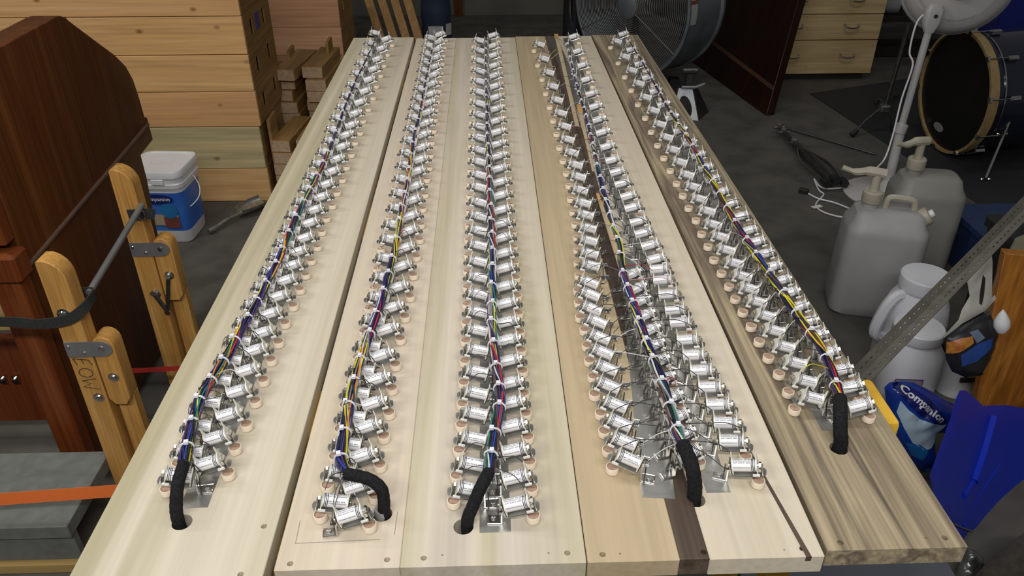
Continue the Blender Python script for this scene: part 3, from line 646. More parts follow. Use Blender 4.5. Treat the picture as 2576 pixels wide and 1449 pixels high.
for px, py, Y, lab, hh in [(690, 128, 3.98, 'thin scrap board standing left of the back pile', .12), (822, 106, 4.06, 'thin scrap board standing right of the back pile', .10), (662, 300, 3.44, 'thin scrap board standing against the crates by the front pile', .11)]:
    c = PY(px, py, Y); x = max(c.x, -.978)
    t = MB().box((x, c.y+.05, c.z/2), (.014, .12, c.z)).build('scrap_board', OFFCUT, bevel=.001); tag(t, lab, 'wood scrap', 'thin scrap boards by the offcut pile')

# square litter bucket
bc = Vector((-1.335, 3.075, 0))
def rsq(cx, cy, z, w_, d, r, n=5): return [Vector((cx+x, cy+y, z)) for x, y in rr_poly(w_, d, r, n)]
RZ = Matrix.Rotation(rad(-4), 4, 'Z')
t = thing('litter_bucket', 'square white plastic bucket with blue wrap label by the crates', 'bucket', bc)
MT = Matrix.Translation(bc) @ RZ
MB().loft([rsq(0, 0, .002, .178, .178, .03), rsq(0, 0, .010, .186, .186, .032), rsq(0, 0, .262, .206, .206, .036)]).build('body', WPLAS, t, M=MT)
MB().loft([rsq(0, 0, .058, .1915, .1915, .0335), rsq(0, 0, .232, .2055, .2055, .0365)], cap=False).build('wrap_label', LBLUE, t, M=MT)
MB().loft([rsq(0, 0, .252, .218, .218, .04), rsq(0, 0, .270, .222, .222, .042), rsq(0, 0, .272, .214, .214, .04), rsq(0, 0, .296, .218, .218, .04), rsq(0, 0, .298, .226, .226, .042), rsq(0, 0, .322, .228, .228, .043), rsq(0, 0, .327, .222, .222, .04), rsq(0, 0, .327, .200, .200, .036), rsq(0, 0, .3235, .198, .198, .036)]).build('lid', WPLAS, t, M=MT)
MB().lathe([(.046, .3230), (.046, .3248), (.042, .3248), (.042, .3230)], 24, close=True).build('lid_ring', WPLAS, t, M=MT)
MB().box((.02, -.111, .284), (.05, .010, .022)).build('lid_tab', WPLAS, t, M=MT, bevel=.002)
fy = -.1035
def oval(cx, cz, a, b, y, n=24): return [(cx+a*math.cos(2*math.pi*i/n), y, cz+b*math.sin(2*math.pi*i/n)) for i in range(n)]
MB().prism([(-.068, -.1003, .085), (.068, -.1003, .085), (.068, -.1018, .135), (-.068, -.1018, .135)], (0, -.0008, 0)).build('food_panel', LTAN, t, M=MT)
MB().prism([(.005, -.1008, .075), (.068, -.1008, .075), (.068, -.1020, .125), (.005, -.1020, .125)], (0, -.0010, 0)).build('brown_panel', LRED, t, M=MT)
MB().prism(oval(.035, .155, .034, .036, fy-.0006), (0, -.0008, 0)).build('teal_disc', LTEAL, t, M=MT)
MB().prism(oval(-.005, .205, .068, .021, fy-.0014), (0, -.0008, 0)).build('navy_oval', LNAVY, t, M=MT)
vs, fs = text_mesh('Companion', .0235, 2, .0004); wx = max(v.x for v in vs)
MB().add([(-.005+(v.x-wx/2), fy-.0026, .1985+v.y) for v in vs], fs).build('brand_lettering', TXTW, t, M=MT, smooth=0)
MB().tube(spline([(.108, .02, .262), (.135, .0, .225), (.140, -.03, .19), (.120, -.055, .165), (.106, -.06, .155)], 5), .0022, 6).build('bail_handle', WPLAS, t, M=MT)

# feed scoop on the floor
sc = P(612, 545, 0); t = thing('feed_scoop', 'grey cast metal scoop lying on the floor beside the bucket', 'scoop', (sc.x, sc.y, 0))
hx = P(525, 582, .02); tip = P(668, 512, .012); d = (tip-hx).normalized(); s_ = Vector((d.y, -d.x, 0)); L_ = (tip-hx).length
rings = []
for i in range(9):
    f = i/8; c = hx.lerp(tip, .52+.48*f); wd = .046*math.sin(math.pi*(.18+.5*f))
    outer = [c+s_*wd*math.cos(a)+Vector((0, 0, .034-.032*math.sin(a))) for a in [math.pi*k/10 for k in range(11)]]
    inner = [c+s_*(wd-.003)*math.cos(a)+Vector((0, 0, .034-.029*math.sin(a))) for a in [math.pi*k/10 for k in range(10, -1, -1)]]
    rings.append(outer+inner)
MB().loft(rings).build('bowl', STEEL, t)
MB().tube(spline([hx+Vector((0, 0, .0)), hx.lerp(tip, .12)+Vector((0, 0, .002)), hx.lerp(tip, .35)+Vector((0, 0, .012)), hx.lerp(tip, .56)+Vector((0, 0, .010))], 6), [.010]*2+[.0105]*4+[.0085]*6+[.007]*7, 10).build('handle', STEEL, t)

# organ console end panel, seen from its side
X0 = -1.10; TP = .075
prof = [(1.672, .02), (1.672, 1.112), (2.13, 1.116)]+[(2.13+.065*math.sin(a), 1.116-.03*(1-math.cos(a))*1.1) for a in (.4, .9, 1.3)]+[(2.40, .945), (2.455, .895), (2.482, .845), (2.492, .78), (2.495, .715), (2.512, .715), (2.516, .635), (2.40, .628), (2.40, .55), (2.375, .38), (2.36, .02)]
t = thing('organ_console', 'dark brown veneered organ console end with sloping top at far left', 'console', (X0-.04, 2.0, 0))
MB().prism([(X0-TP, y, z) for y, z in prof], (TP, 0, 0)).build('end_panel', WALNUT, t, bevel=.004, seg=2)
MB().box((X0+.004, 2.08, .672), (.010, .83, .006), Matrix.Rotation(rad(3.2), 3, 'X')).build('groove_moulding', mat('worn_edge', '6f5648', .6), t)
MB().box((X0-.035, 1.648, .36), (.07, .046, .68)).build('corner_post', MAHOG, t, bevel=.004)
MB().box((X0-.030, 1.640, .668), (.086, .062, .070)).build('post_cap', MAHOG, t, bevel=.006)
MB().box((X0-.035, 1.652, .92), (.06, .040, .40)).build('upper_post', MAHOG, t, bevel=.004)
for nm, ya, yb_, mm, yy in [('back_rail', 628, 678, MAHOG, 1.74), ('pine_rail', 682, 832, PINE, 1.76), ('back_board', 850, 1060, MAHOG, 1.76)]:
    za, zb = PY(0, ya, yy).z, PY(0, yb_, yy).z
    MB().box((X0-.65, yy+.012, (za+zb)/2), (1.20, .024, za-zb)).build(nm, mm, t, bevel=.002)
zc = PY(40, 955, 1.757)
for k, px in enumerate((8, 40)):
    c = PY(px, 955, 1.755); m = MB().box(c, (.016, .006, .026)).cyl(c+Vector((0, -.003, .004)), c+Vector((0, -.012, .004)), .005, n=8); m.build('clip', BRIGHT, t)
# grey deck board under the console with pine edge
zt = .16; A_ = P(0, 1312, zt); B_ = P(245, 1293, zt)
t = thing('grey_deck_board', 'dusty grey deck board below the console at lower left', 'deck board', (-1.3, A_.y+.12, 0))
MB().box((-1.55, A_.y+.105, zt-.02), (1.12, .25, .04)).build('top_board', GREYBOX, t, bevel=.002)
MB().box((-1.55, A_.y+.004, .083), (1.11, .018, .116)).build('front_face', GREYBOX, t)
MB().box((-1.55, A_.y-.006, .016), (1.12, .03, .030)).build('pine_edge', PINE, t, bevel=.002)

# oak folding legs (upright posts with hinged extensions)
def folding_leg(x, y, ztop, label, lettered):
    t = thing('folding_oak_leg', label, 'wooden leg', (x, y, 0), 'golden oak folding legs beside the console')
    w_, d = .056, .048
    arch = [(x-w_/2, ztop-.006), (x-w_/2+.006, ztop)]+[(x-w_/2+.010+(w_-.010)*math.sin(a), ztop-.052*(1-math.cos(a))) for a in [math.pi/2*k/7 for k in range(1, 8)]]
    poly = [(x-w_/2, .004)]+arch+[(x+w_/2, .004)]
    MB().prism([(a, y-d/2, b) for a, b in poly], (0, d, 0)).build('post', OAK, t, bevel=.002)
    # hinged extension beside it
    x2 = x+w_/2+.004; w2 = .052; zt = ztop-.205; zb = zt-.20
    ar2 = [(x2+w2/2-w2/2*math.cos(a), zt-.028+.028*math.sin(a)) for a in [math.pi*k/8 for k in range(9)]]
    MB().prism([(a, y-d/2, b) for a, b in [(x2, zb+.02)]+ar2+[(x2+w2, zb+.02), (x2+w2-.012, zb), (x2+.012, zb)]], (0, d, 0)).build('hinged_block', OAK, t, bevel=.002)
    MB().box((x2+.028, y+.012, zb/2+.01), (.044, .030, zb+.01)).build('lower_leg', OAK, t, bevel=.002)
    pl = [(x-w_/2+.002, zt-.052), (x-w_/2+.002, zt-.010)]+[(x2+w2-.028+.024*math.sin(a), zt-.031+.021*math.cos(a)) for a in [math.pi*k/8 for k in range(9)]]
    hp = MB().prism([(a, y-d/2-.0035, b) for a, b in pl], (0, .0033, 0)).build('hinge_plate', mat('galvanised_plate', (.40, .42, .44), .4, .7, c2=(.34, .36, .38), scale=30), t)
    for bx, bz, r in [(x-.018, zt-.022, .0045), (x+.014, zt-.040, .0045), (x2+w2-.028, zt-.029, .0075)]:
        MB().lathe([(r, 0), (r*.9, .002), (r*.5, .0035), (.0004, .004)], 10, Matrix.Translation((bx, y-d/2-.0035, bz)) @ Matrix.Rotation(math.pi/2, 4, 'X')).build('rivet', BRIGHT, hp)
    for bx, bz in [(x2+w2*.55, zt-.115), (x+.010, zt-.175)]:
        MB().lathe([(.013, 0), (.013, .0015), (.009, .002), (.007, .006), (.0004, .007)], 14, Matrix.Translation((bx, y-d/2, bz)) @ Matrix.Rotation(math.pi/2, 4, 'X')).build('bolt', BRIGHT, t)
    if lettered:   # hand-written capitals running down the post
        zl = zt-.060; yy = y-d/2-.0006
        for st in [[(-.019, .002), (.016, -.003)], [(-.019, .002), (-.013, -.017)], [(-.001, 0), (.003, -.014)], [(.016, -.003), (.021, -.018)],
                   [(.016*math.cos(a), -.040+.013*math.sin(a)) for a in [2*math.pi*k/14 for k in range(15)]], [(.018, -.058), (-.016, -.064), (.004, -.072), (-.018, -.082), (.020, -.090)]]:
            MB().tube([(x+a, yy, zl+b) for a, b in st], .0008, 4).build('ink_stroke', INK, t)
    else:
        a_, b_, c_ = (x+.004, y-d/2-.004, zt-.17), (x+.030, y-d/2-.004, zt-.235), (x2+w2*.5, y-d/2-.004, zt-.115)
        for p, q in ((a_, b_), (b_, c_)): MB().tube([p, q], .006, 6).build('stay_link', DKMETAL, t)
        for p in (a_, b_, c_): MB().cyl(Vector(p)+Vector((0, .002, 0)), Vector(p)+Vector((0, -.006, 0)), .008, n=10).build('bolt', BRIGHT, t)
    return t
P1 = PX(130, 655, -.965); P2 = PX(305, 425, -.965)
folding_leg(-.962, P1.y, P1.z+.012, 'golden oak folding leg lettered EOW nearest the bench corner', True)
folding_leg(-.962, P2.y, P2.z+.008, 'golden oak folding leg with steel stay standing behind the lettered one', False)
ra = PX(228, 725, -.93); rb_ = PX(332, 540, -.93)
t = MB().cyl((-.925, P1.y+.03, ra.z), (-.925, P2.y-.026, rb_.z), .008, n=12).build('steel_rod', mat('rod_steel', (.32, .32, .31), .45, .6), None); tag(t, 'round steel rod joining the two golden oak legs', 'rod')
# black webbing strap round the near leg, second clamp end on the far leg
zs = PX(150, 790, -.99).z; y0 = P1.y-.027
t = thing('black_strap', 'black webbing strap wrapped round the lettered oak leg', 'strap', (-.96, P1.y, zs))
L0 = PY(0, 808, y0-.01)
MB().ribbon(spline([(L0.x-.3, L0.y, L0.z), (L0.x, L0.y-.002, L0.z), (-1.02, y0-.006, zs-.004), (-.955, y0-.004, zs+.006), (-.925, y0+.006, zs+.022), (-.912, y0+.028, zs+.034), (-.915, y0+.06, zs+.036), (-.94, y0+.062, zs+.036)], 6), (0, 0, 1), .026, .003).build('webbing', BKSTRAP, t)
c = PX(172, 768, -.97); MB().lathe([(.015, 0), (.015, .002), (.010, .003), (.008, .007), (.0004, .008)], 14, Matrix.Translation((-.965, y0+.003, zs+.016)) @ Matrix.Rotation(math.pi/2, 4, 'X')).build('bolt_head', CHROME, t)
k = PY(352, 540, P2.y-.03); t = thing('strap_buckle', 'dark strap end clamped by a washer on the far oak leg', 'buckle', k)
MB().ribbon([k+Vector((-.03, -.001, 0)), k+Vector((0, -.003, .002)), k+Vector((.020, .004, 0)), k+Vector((.034, .012, -.006))], (0, 0, 1), .030, .004).build('strap_end', BKSTRAP, t)
MB().tube([k+Vector((.006+.010*math.cos(a), -.007, .004+.016*math.sin(a))) for a in [2*math.pi*i/14 for i in range(14)]], .002, 5, closed=True).build('ring', BRIGHT, t)
# orange ratchet strap
p = PY(-400, 1285, 1.30); q = PY(330, 1228, 1.30)
t = MB().ribbon([p, p.lerp(q, .4)+Vector((0, 0, -.002)), q+Vector((.10, .0, .002))], (0, .25, 1), .030, .0016).build('ratchet_strap', ORSTRAP); tag(t, 'bright orange webbing strap stretched level at lower left', 'strap')
p = PY(385, 930, 1.80); t = MB().ribbon([Vector((-1.1, p.y, p.z-.006)), p, p+Vector((.14, 0, .006))], (0, .2, 1), .014, .0016).build('red_strap', REDSTRAP); tag(t, 'small red webbing strap behind the oak legs', 'strap')

# planks leaning behind the crates and the dark clutter there
for i, (xt, xb) in enumerate([(908, 968), (941, 1001), (975, 1032), (1008, 1063)]):
    Yb, Yt = 5.35, 5.55
    a0, a1 = PY(xb-21, 96, Yb), PY(xb, 96, Yb); zb = 0.002; top = PY(xt-21, -90, Yt), PY(xt, -90, Yt)
    d = (top[0]-a0); k = (a0.z-zb)/d.z; b0 = a0-d*k; b1_ = b0+(a1-a0); th = Vector((0, .03, 0))
    m = MB().hexa([b0, b1_, b1_+th, b0+th], [top[0], top[0]+(a1-a0), top[0]+(a1-a0)+th, top[0]+th])
    t = m.build('leaning_plank', LATH, bevel=.002); tag(t, 'brown plank leaning on end, %s from the left beside the water bottle' % ordw(i+1), 'plank', 'planks leaning beside the water bottle')
c = PY(905, 70, 5.9); t = MB().hexa([(c.x-.16, 5.9, .0), (c.x-.06, 5.9, .0), (c.x-.06, 5.94, .0), (c.x-.16, 5.94, .0)], [(c.x-.36, 6.2, .8), (c.x-.26, 6.2, .8), (c.x-.26, 6.24, .8), (c.x-.36, 6.24, .8)]).build('grey_board', mat('weathered_board', '5b5349', .8), bevel=.002); tag(t, 'grey weathered board leaning in the shadow behind the crates', 'board')
# water cooler bottle
c = P(1098, 96, 0); c = Vector((c.x, 5.6, 0)); c.x = PY(1098, 60, 5.6).x
t = thing('water_bottle', 'dark blue ribbed water cooler bottle behind the far bench end', 'bottle', c)
R_ = .105; pr = [(R_*.9, .004), (R_, .02)]+[(R_*(.95 if k % 4 in (2, 3) else 1.), .05+.035*k) for k in range(20)]+[(R_*.8, .80), (.03, .85), (.03, .90)]
MB().lathe(pr, 28, Matrix.Translation(c)).build('body', BLUEB, t)
q = PY(1095, 80, 5.49); MB().box((c.x, 5.6-R_-.001, q.z), (.10, .004, .07)).build('paper_label', PANG, t)
MB().box((c.x+.085, 5.6-.062, q.z+.005), (.05, .004, .075), Matrix.Rotation(rad(50), 3, 'Z')).build('paper_label', PANG, t)

# ================================================================== RIGHT BACKGROUND
# grey drum fan
def axis_matrix(c, d):
    d = Vector(d).normalized(); u = Vector((0, 0, 1)); u = (u-d*u.dot(d)).normalized(); r = u.cross(d)
    return Matrix.Translation(c) @ Matrix((r, u, d)).transposed().to_4x4()
c = PY(1583, 2, 5.0); Rf = .43; ax = Vector((-.74, -.67, 0)).normalized(); c.z = Rf+.075
t = thing('drum_fan', 'large grey metal drum fan standing on the floor behind the bench', 'fan', (c.x, c.y, 0))
FM = axis_matrix(c, ax)
MB().lathe([(Rf, 0), (Rf+.012, -.006), (Rf+.012, -.02), (Rf, -.03), (Rf, -.34), (Rf+.014, -.35), (Rf+.014, -.37), (Rf, -.375), (Rf-.008, -.37), (Rf-.008, -.004)], 56, FM, close=True).build('housing', FANG, t)
m = MB()
for i in range(1, 34): r = Rf*i/34; m.tube([FM @ Vector((r*math.cos(a), r*math.sin(a), .012*(1-(r/Rf)**2))) for a in [2*math.pi*k/40 for k in range(40)]], .0016, 4, closed=True)
m.build('guard_rings', mat('guard_wire', (.34, .34, .34), .5, .3), t)['kind'] = 'stuff'
for k in range(6):
    a = math.pi*k/3+.5; MB().tube([FM @ Vector((.05*math.cos(a), .05*math.sin(a), .016)), FM @ Vector((Rf*math.cos(a), Rf*math.sin(a), .004))], .0035, 5).build('guard_spoke', FANG, t)
MB().lathe([(.075, .010), (.075, .022), (.055, .030), (.0005, .032)], 20, FM).build('hub', FANG, t)
for k in range(4):
    a = math.pi/2*k; B4 = FM @ Matrix.Rotation(a, 4, 'Z')
    MB().hexa([B4 @ Vector(v) for v in ((.06, -.03, -.10), (.40, -.10, -.12), (.40, .10, -.06), (.06, .03, -.06))], [B4 @ Vector(v) for v in ((.06, -.03, -.097), (.40, -.10, -.117), (.40, .10, -.057), (.06, .03, -.057))]).build('blade', DKMETAL, t)
lb = FM @ Matrix.Rotation(rad(-158), 4, 'Z')   # caution label on the housing
def on_drum(ang, z, e): return FM @ Vector(((Rf+e)*math.cos(ang), (Rf+e)*math.sin(ang), z))
best = None
for k in range(360):
    v = on_drum(rad(k), -.06, 0); 
    if (O-v).dot(v-c) > 0:
        r = v-O; f = Vector((math.sin(YAW)*cp, math.cos(YAW)*cp, -sp_)); px = 1288+FPX*(r.dot(Vector((math.cos(YAW), -math.sin(YAW), 0))))/r.dot(f); py = 724.5-FPX*r.dot(Vector((math.sin(YAW)*sp_, math.cos(YAW)*sp_, cp)))/r.dot(f)
        if best is None or (px-1712)**2+(py-28)**2 < best[0]: best = ((px-1712)**2+(py-28)**2, k)
ka = best[1]
def curved_label(a0, a1, z0, z1, e):
    m = MB(); n = 8; rings = []
    for i in range(n+1):
        a = rad(a0+(a1-a0)*i/n); rings.append([on_drum(a, z0, e), on_drum(a, z1, e), on_drum(a, z1, e+.001), on_drum(a, z0, e+.001)])
    return m.loft(rings)
curved_label(ka-10, ka+10, -.095, -.035, .0005).build('caution_label', PANG, t)
curved_label(ka+5.5, ka+8.5, -.095, -.035, .0012).build('red_band', LRED, t)
for s in (-1, 1):
    MB().box((c.x+ax.x*-.18+s*.26*ax.y, c.y+ax.y*-.18-s*.26*ax.x, .04), (.06, .06, .08)).build('foot', BLACKR, t)
# floor stand silhouette left of the fan (chrome fittings)
k = PY(1435, 20, 5.4); t = thing('chrome_faucet', 'small chrome fitting on a black cylinder beside the drum fan', 'fitting', (k.x, 5.4, 0))
MB().cyl((k.x+.03, 5.47, 0), (k.x+.03, 5.47, .62), .07, n=20).build('cylinder', BLACKR, t)
MB().tube([(k.x, 5.39, k.z+.06), (k.x, 5.385, k.z-.02), (k.x+.01, 5.39, k.z-.07)], [.014, .012, .007], 8).build('spout', CHROME, t)

# jack stand
b = P(1722, 300, 0); t = thing('jack_stand', 'silver pressed steel jack stand with oval cut-out on the floor', 'jack stand', b)
j0, j1, j2, j3 = PY(1690, 298, 4.42), PY(1758, 312, 4.36), PY(1742, 225, 4.46), PY(1708, 222, 4.48)
jn = (j1-j0).cross(j3-j0).normalized(); jm = MB().prism([j0, j1, j2, j3], (0, .006, 0)).mesh('j', JACK, smooth=0)
jc = (j0+j1+j2+j3)/4+Vector((.0, 0, -.01)); ell = [jc+Vector((.034*math.cos(a)-.008*math.sin(a), -.06, .058*math.sin(a))) for a in [2*math.pi*i/18 for i in range(18)]]
ell = [Vector((v.x, v.y, v.z)) for v in ell]
jm = cut(jm, [MB().prism(ell, (0, .14, 0)).mesh('c', JACK, smooth=0)]); jm.name = 'front_plate'; link('front_plate', jm, t)
back = Vector((.10, .16, 0))
MB().hexa([j1, j1+back*1., j1+back+Vector((.004, 0, 0)), j1+Vector((.005, 0, 0))], [j2, j2+back*.35, j2+back*.35+Vector((.004, 0, 0)), j2+Vector((.005, 0, 0))]).build('side_plate', DKMETAL, t)
MB().hexa([j0, j0+Vector((-.006, 0, 0)), j0+back+Vector((-.14, 0, 0)), j0+back+Vector((-.136, 0, 0))], [j3, j3+Vector((-.006, 0, 0)), j3+back*.35+Vector((-.03, 0, 0)), j3+back*.35+Vector((-.026, 0, 0))]).build('side_plate', DKMETAL, t)
top = (j2+j3)/2+back*.18; MB().box(top+Vector((0, 0, .03)), (.035, .035, .11)).build('ratchet_post', DKMETAL, t)
MB().box(top+Vector((.0, 0, .10)), (.10, .06, .03)).build('saddle', DKMETAL, t, bevel=.008)
MB().tube([top+Vector((-.05, -.06, .02)), top+Vector((.03, -.05, .015)), top+Vector((.09, -.02, .025))], .008, 6).build('lever', JACK, t)

# dark brown leaning cabinet panel
a, b = P(1927, 292, 0), P(1745, 160, 0); tn = PY(2010, -6, 4.62); tf = PY(1800, -160, 5.6)
kx = (tn-a); H_ = 1.0; up = kx*(H_/kx.z)
t = thing('brown_cabinet', 'large dark brown cabinet leaning behind the jack stand', 'cabinet', a)
th = Vector((.05, .012, 0)); far = a+(b-a)*1.3
MB().hexa([a, far, far+th, a+th], [a+up, far+up, far+up+th, a+up+th]).build('side_panel', WALNUT2, t, bevel=.003)
r0, r1 = PX(1945, 225, 1.66), PX(1800, 112, 1.49); nv = Vector((-1, -.17, .05)).normalized()*.002
def on_face(px, py):
    n_ = (far-a).cross(up).normalized(); return PL(px, py, a, n_)
q0, q1 = on_face(1945, 222), on_face(1790, 104); s_ = up.normalized()*.012; nn = (far-a).cross(up).normalized(); nn = nn if nn.dot(O-a) > 0 else -nn
MB().hexa([q0-s_, q1-s_, q1+s_, q0+s_], [v+nn*.003 for v in (q0-s_, q1-s_, q1+s_, q0+s_)]).build('pale_stripe', mat('worn_stripe', '5b3d2c', .6), t)
# pine drawer chest
Yc = 5.1; c0, c1 = PY(1900, 190, Yc), PY(2187, 190, Yc); zb = .04
t = thing('drawer_chest', 'pine chest of drawers with bail pulls beyond the brown cabinet', 'chest of drawers', (c0.x+.3, Yc, 0))
xr = c1.x; xl = xr-.68
MB().box(((xl+xr)/2, Yc+.235, .37), (xr-xl-.01, .43, .66)).build('carcass', PINE_DR, t)
MB().box(((xl+xr)/2, Yc+.24, .02), (xr-xl-.06, .40, .04)).build('plinth', DARK, t)
zz = [.042, .261, .422, .585, .70]
for i in range(4):
    dr = MB().box(((xl+xr)/2, Yc+.009, (zz[i]+zz[i+1])/2), (xr-xl, .022, zz[i+1]-zz[i]-.006)).build('drawer_front', PINE_DR, t, bevel=.002)
    for px in (2000, 2140):
        X = PY(px, 70, Yc).x+(.012 if i == 0 else 0); Z = zz[i]+(zz[i+1]-zz[i])*.56
        MB().tube(spline([(X-.045, Yc-.004, Z+.012), (X-.038, Yc-.022, Z-.002), (X, Yc-.026, Z-.010), (X+.038, Yc-.022, Z-.002), (X+.045, Yc-.004, Z+.012)], 4), .005, 6).build('bail_pull', STEEL, dr)
# shelf clutter right of the chest
k = PY(2290, 60, 5.6); t = thing('dark_shelving', 'dark shelf unit in the shadows right of the pine chest', 'shelf', (k.x, 5.8, 0))
for z in (.02, .26, .52): MB().box((k.x+.15, 5.8, z), (.75, .36, .03)).build('shelf_board', DARK, t)
for s in (-1, 1): MB().box((k.x+.15+s*.37, 5.8, .35), (.03, .36, .70)).build('upright', DARK, t)
k = PY(2258, 62, 5.55); t = MB().lathe([(.0005, -.065), (.055, -.065), (.055, .065), (.0005, .065)], 20, Matrix.Translation((k.x, 5.75, .275+.055)) @ Matrix.Rotation(math.pi/2, 4, 'Y')).build('paper_roll', mat('dim_white', (.42, .42, .44), .7)); tag(t, 'white roll lying on the dark shelf behind the pedestal fan', 'roll')
# blue tote top right
k0, k1 = PY(2500, 90, 4.6), PY(2640, 90, 4.6)
t = thing('blue_tote', 'deep blue plastic tote in the upper right corner', 'tote', ((k0.x+k1.x)/2+.1, 4.75, 0))
MB().loft([[Vector((k0.x+.3+x, 4.75+y, .0)) for x, y in rr_poly(.60, .36, .03)], [Vector((k0.x+.3+x, 4.75+y, .85)) for x, y in rr_poly(.66, .40, .03)]]).build('body', BLUEBOX, t)
for x in (-.15, .05, .2): MB().box((k0.x+.3+x, 4.75-.195, .45), (.02, .014, .7)).build('rib', BLUEBOX, t)
MB().loft([[Vector((k0.x+.3+x, 4.75+y, .85)) for x, y in rr_poly(.69, .43, .03)], [Vector((k0.x+.3+x, 4.75+y, .885)) for x, y in rr_poly(.69, .43, .03)]]).build('lid', BLUEBOX, t)

# black mat under the drum
pm = [P(2085, 268, 0), P(2540, 566, 0)]; d = (pm[1]-pm[0])
t = MB().hexa([pm[0]-d*.15, pm[1]+d*.12, pm[1]+d*.12+Vector((1.4, .5, 0)), pm[0]-d*.15+Vector((1.6, .6, 0))], [v+Vector((0, 0, .006)) for v in (pm[0]-d*.15, pm[1]+d*.12, pm[1]+d*.12+Vector((1.4, .5, 0)), pm[0]-d*.15+Vector((1.6, .6, 0)))]).build('floor_mat', MATM, bevel=.002); tag(t, 'black rubber mat lying under the bass drum', 'mat')
# bass drum
c = PY(2398, 242, 3.85); ax = Vector((-1, -.05, -.05)).normalized(); Rd = .30; c.z = Rd+.024
DM_ = axis_matrix(c, ax)
t = thing('bass_drum', 'dark blue bass drum on its side with black front head', 'drum', (c.x, c.y, 0))
MB().lathe([(Rd-.012, -.50), (Rd-.012, -.01), (Rd-.018, -.01), (Rd-.018, -.50)], 48, DM_, close=True).build('shell', DRUMS, t)
MB().lathe([(.0005, -.004), (Rd-.010, -.004), (Rd-.010, .0), (.0005, .0)], 48, DM_).build('front_head', DRUMH, t)
MB().lathe([(.0005, -.504), (Rd-.012, -.504), (Rd-.012, -.50), (.0005, -.50)], 48, DM_).build('rear_head', DRUMH, t)
for z in (-.030, -.50): MB().lathe([(Rd-.008, z), (Rd+.006, z), (Rd+.006, z+.042), (Rd-.008, z+.042)], 48, DM_, close=True).build('hoop', HOOP, t)
MB().lathe([(Rd-.010, -.072), (Rd-.006, -.072), (Rd-.006, -.066), (Rd-.010, -.066)], 48, DM_, close=True).build('chrome_band', CHROME, t)
for k in range(10):
    a = 2*math.pi*k/10+.2; L_ = DM_ @ Matrix.Rotation(a, 4, 'Z')
    lug = MB().box((0, 0, 0), (.022, .022, .055)).mesh('lug', CHROME, bevel=.004, M=L_ @ Matrix.Translation((Rd+.001, 0, -.11))); lo_ = link('lug', lug, t)
    MB().cyl(L_ @ Vector((Rd+.010, 0, -.10)), L_ @ Vector((Rd+.010, 0, .004)), .0035, n=6).build('tension_rod', CHROME, lo_)
    MB().box((0, 0, 0), (.020, .024, .012)).build('claw', CHROME, lo_, M=L_ @ Matrix.Translation((Rd+.004, 0, .012)))
q = DM_ @ Matrix.Rotation(rad(0), 4, 'Z')
el = [DM_ @ Vector((.045*math.cos(a)-.06, .022*math.sin(a)-.205, .0006)) for a in [2*math.pi*i/20 for i in range(20)]]
MB().prism(el, ax*.0006).build('oval_badge', mat('badge_grey', (.30, .30, .30), .5), t)
sb = PY(2535, 302, 3.62)
MB().box(sb, (.07, .03, .06), Matrix.Rotation(rad(-35), 3, 'Z')).build('spur_bracket', CHROME, t, bevel=.006)
s0, s1 = PY(2549, 282, 3.60), P(2478, 452, .012)
MB().cyl(s0, s1+Vector((0, 0, .01)), .0065, n=10).build('spur_leg', CHROME, t)
for dx in (-.018, .018): MB().lathe([(.0005, -.010), (.007, -.007), (.010, 0), (.007, .007), (.0005, .010)], 10, Matrix.Translation(s1+Vector((dx, 0, .004)))).build('spur_foot', CHROME, t)

# pedestal fan seen from behind
fb = Vector((1.905, 3.40, 0)); t = thing('pedestal_fan', 'white pedestal fan turned away, standing behind the jugs', 'fan', fb)
MB().lathe([(.0005, .001), (.190, .001), (.193, .008), (.175, .018), (.06, .036), (.035, .06), (.024, .075), (.0005, .075)], 40, Matrix.Translation((1.865, 3.35, 0))).build('base', FANW, t)
hd = PY(2345, 45, 3.40)
MB().cyl((1.865, 3.355, .05), (1.872, 3.385, .31), .021, n=14).build('lower_pole', FANW, t)
MB().cyl((1.868, 3.384, .29), (1.877, 3.387, .335), .026, n=14).build('collar', FANW, t, bevel=.004)
MB().cyl((1.872, 3.386, .31), hd+Vector((0, 0, -.03)), .0155, n=14).build('upper_pole', FANW, t)
nk = hd; MB().loft([[nk+Vector((x, y, -.06)) for x, y in rr_poly(.036, .036, .012)], [nk+Vector((x, y, -.02)) for x, y in rr_poly(.07, .045, .015)], [nk+Vector((x, y, .035)) for x, y in rr_poly(.074, .045, .015)], [nk+Vector((x, y, .055)) for x, y in rr_poly(.05, .03, .01)]]).build('neck', FANW, t)
MB().cyl(nk+Vector((0, -.022, .012)), nk+Vector((0, -.028, .012)), .008, n=10).build('pivot_bolt', DKMETAL, t)
gc = PY(2412, -55, 3.52); ga = Vector((.38, .90, -.12)).normalized(); GM = axis_matrix(gc, ga)
Rg = .225
MB().lathe([(.05, -.125), (.075, -.12), (.14, -.105), (Rg*.86, -.075), (Rg*.97, -.04), (Rg, 0), (Rg-.006, 0), (Rg*.96, -.04), (Rg*.84, -.070), (.13, -.098), (.05, -.115)], 48, GM, close=True).build('rear_shroud', FANW, t)
m = MB()
for k in range(24): m.lathe([(Rg*(.70+.30*math.sin(k/23*1.45)), -.105+.105*k/23), (Rg*(.70+.30*math.sin(k/23*1.45))+.0022, -.105+.105*k/23+.0008), (Rg*(.70+.30*math.sin(k/23*1.45)), -.105+.105*k/23+.0016)], 40, GM, close=True)
m.build('grille_rings', mat('grille_white', (.66, .65, .63), .4), t)['kind'] = 'stuff'
MB().lathe([(.0005, -.215), (.055, -.21), (.066, -.18), (.068, -.11), (.0005, -.11)], 24, GM).build('motor_housing', FANW, t)
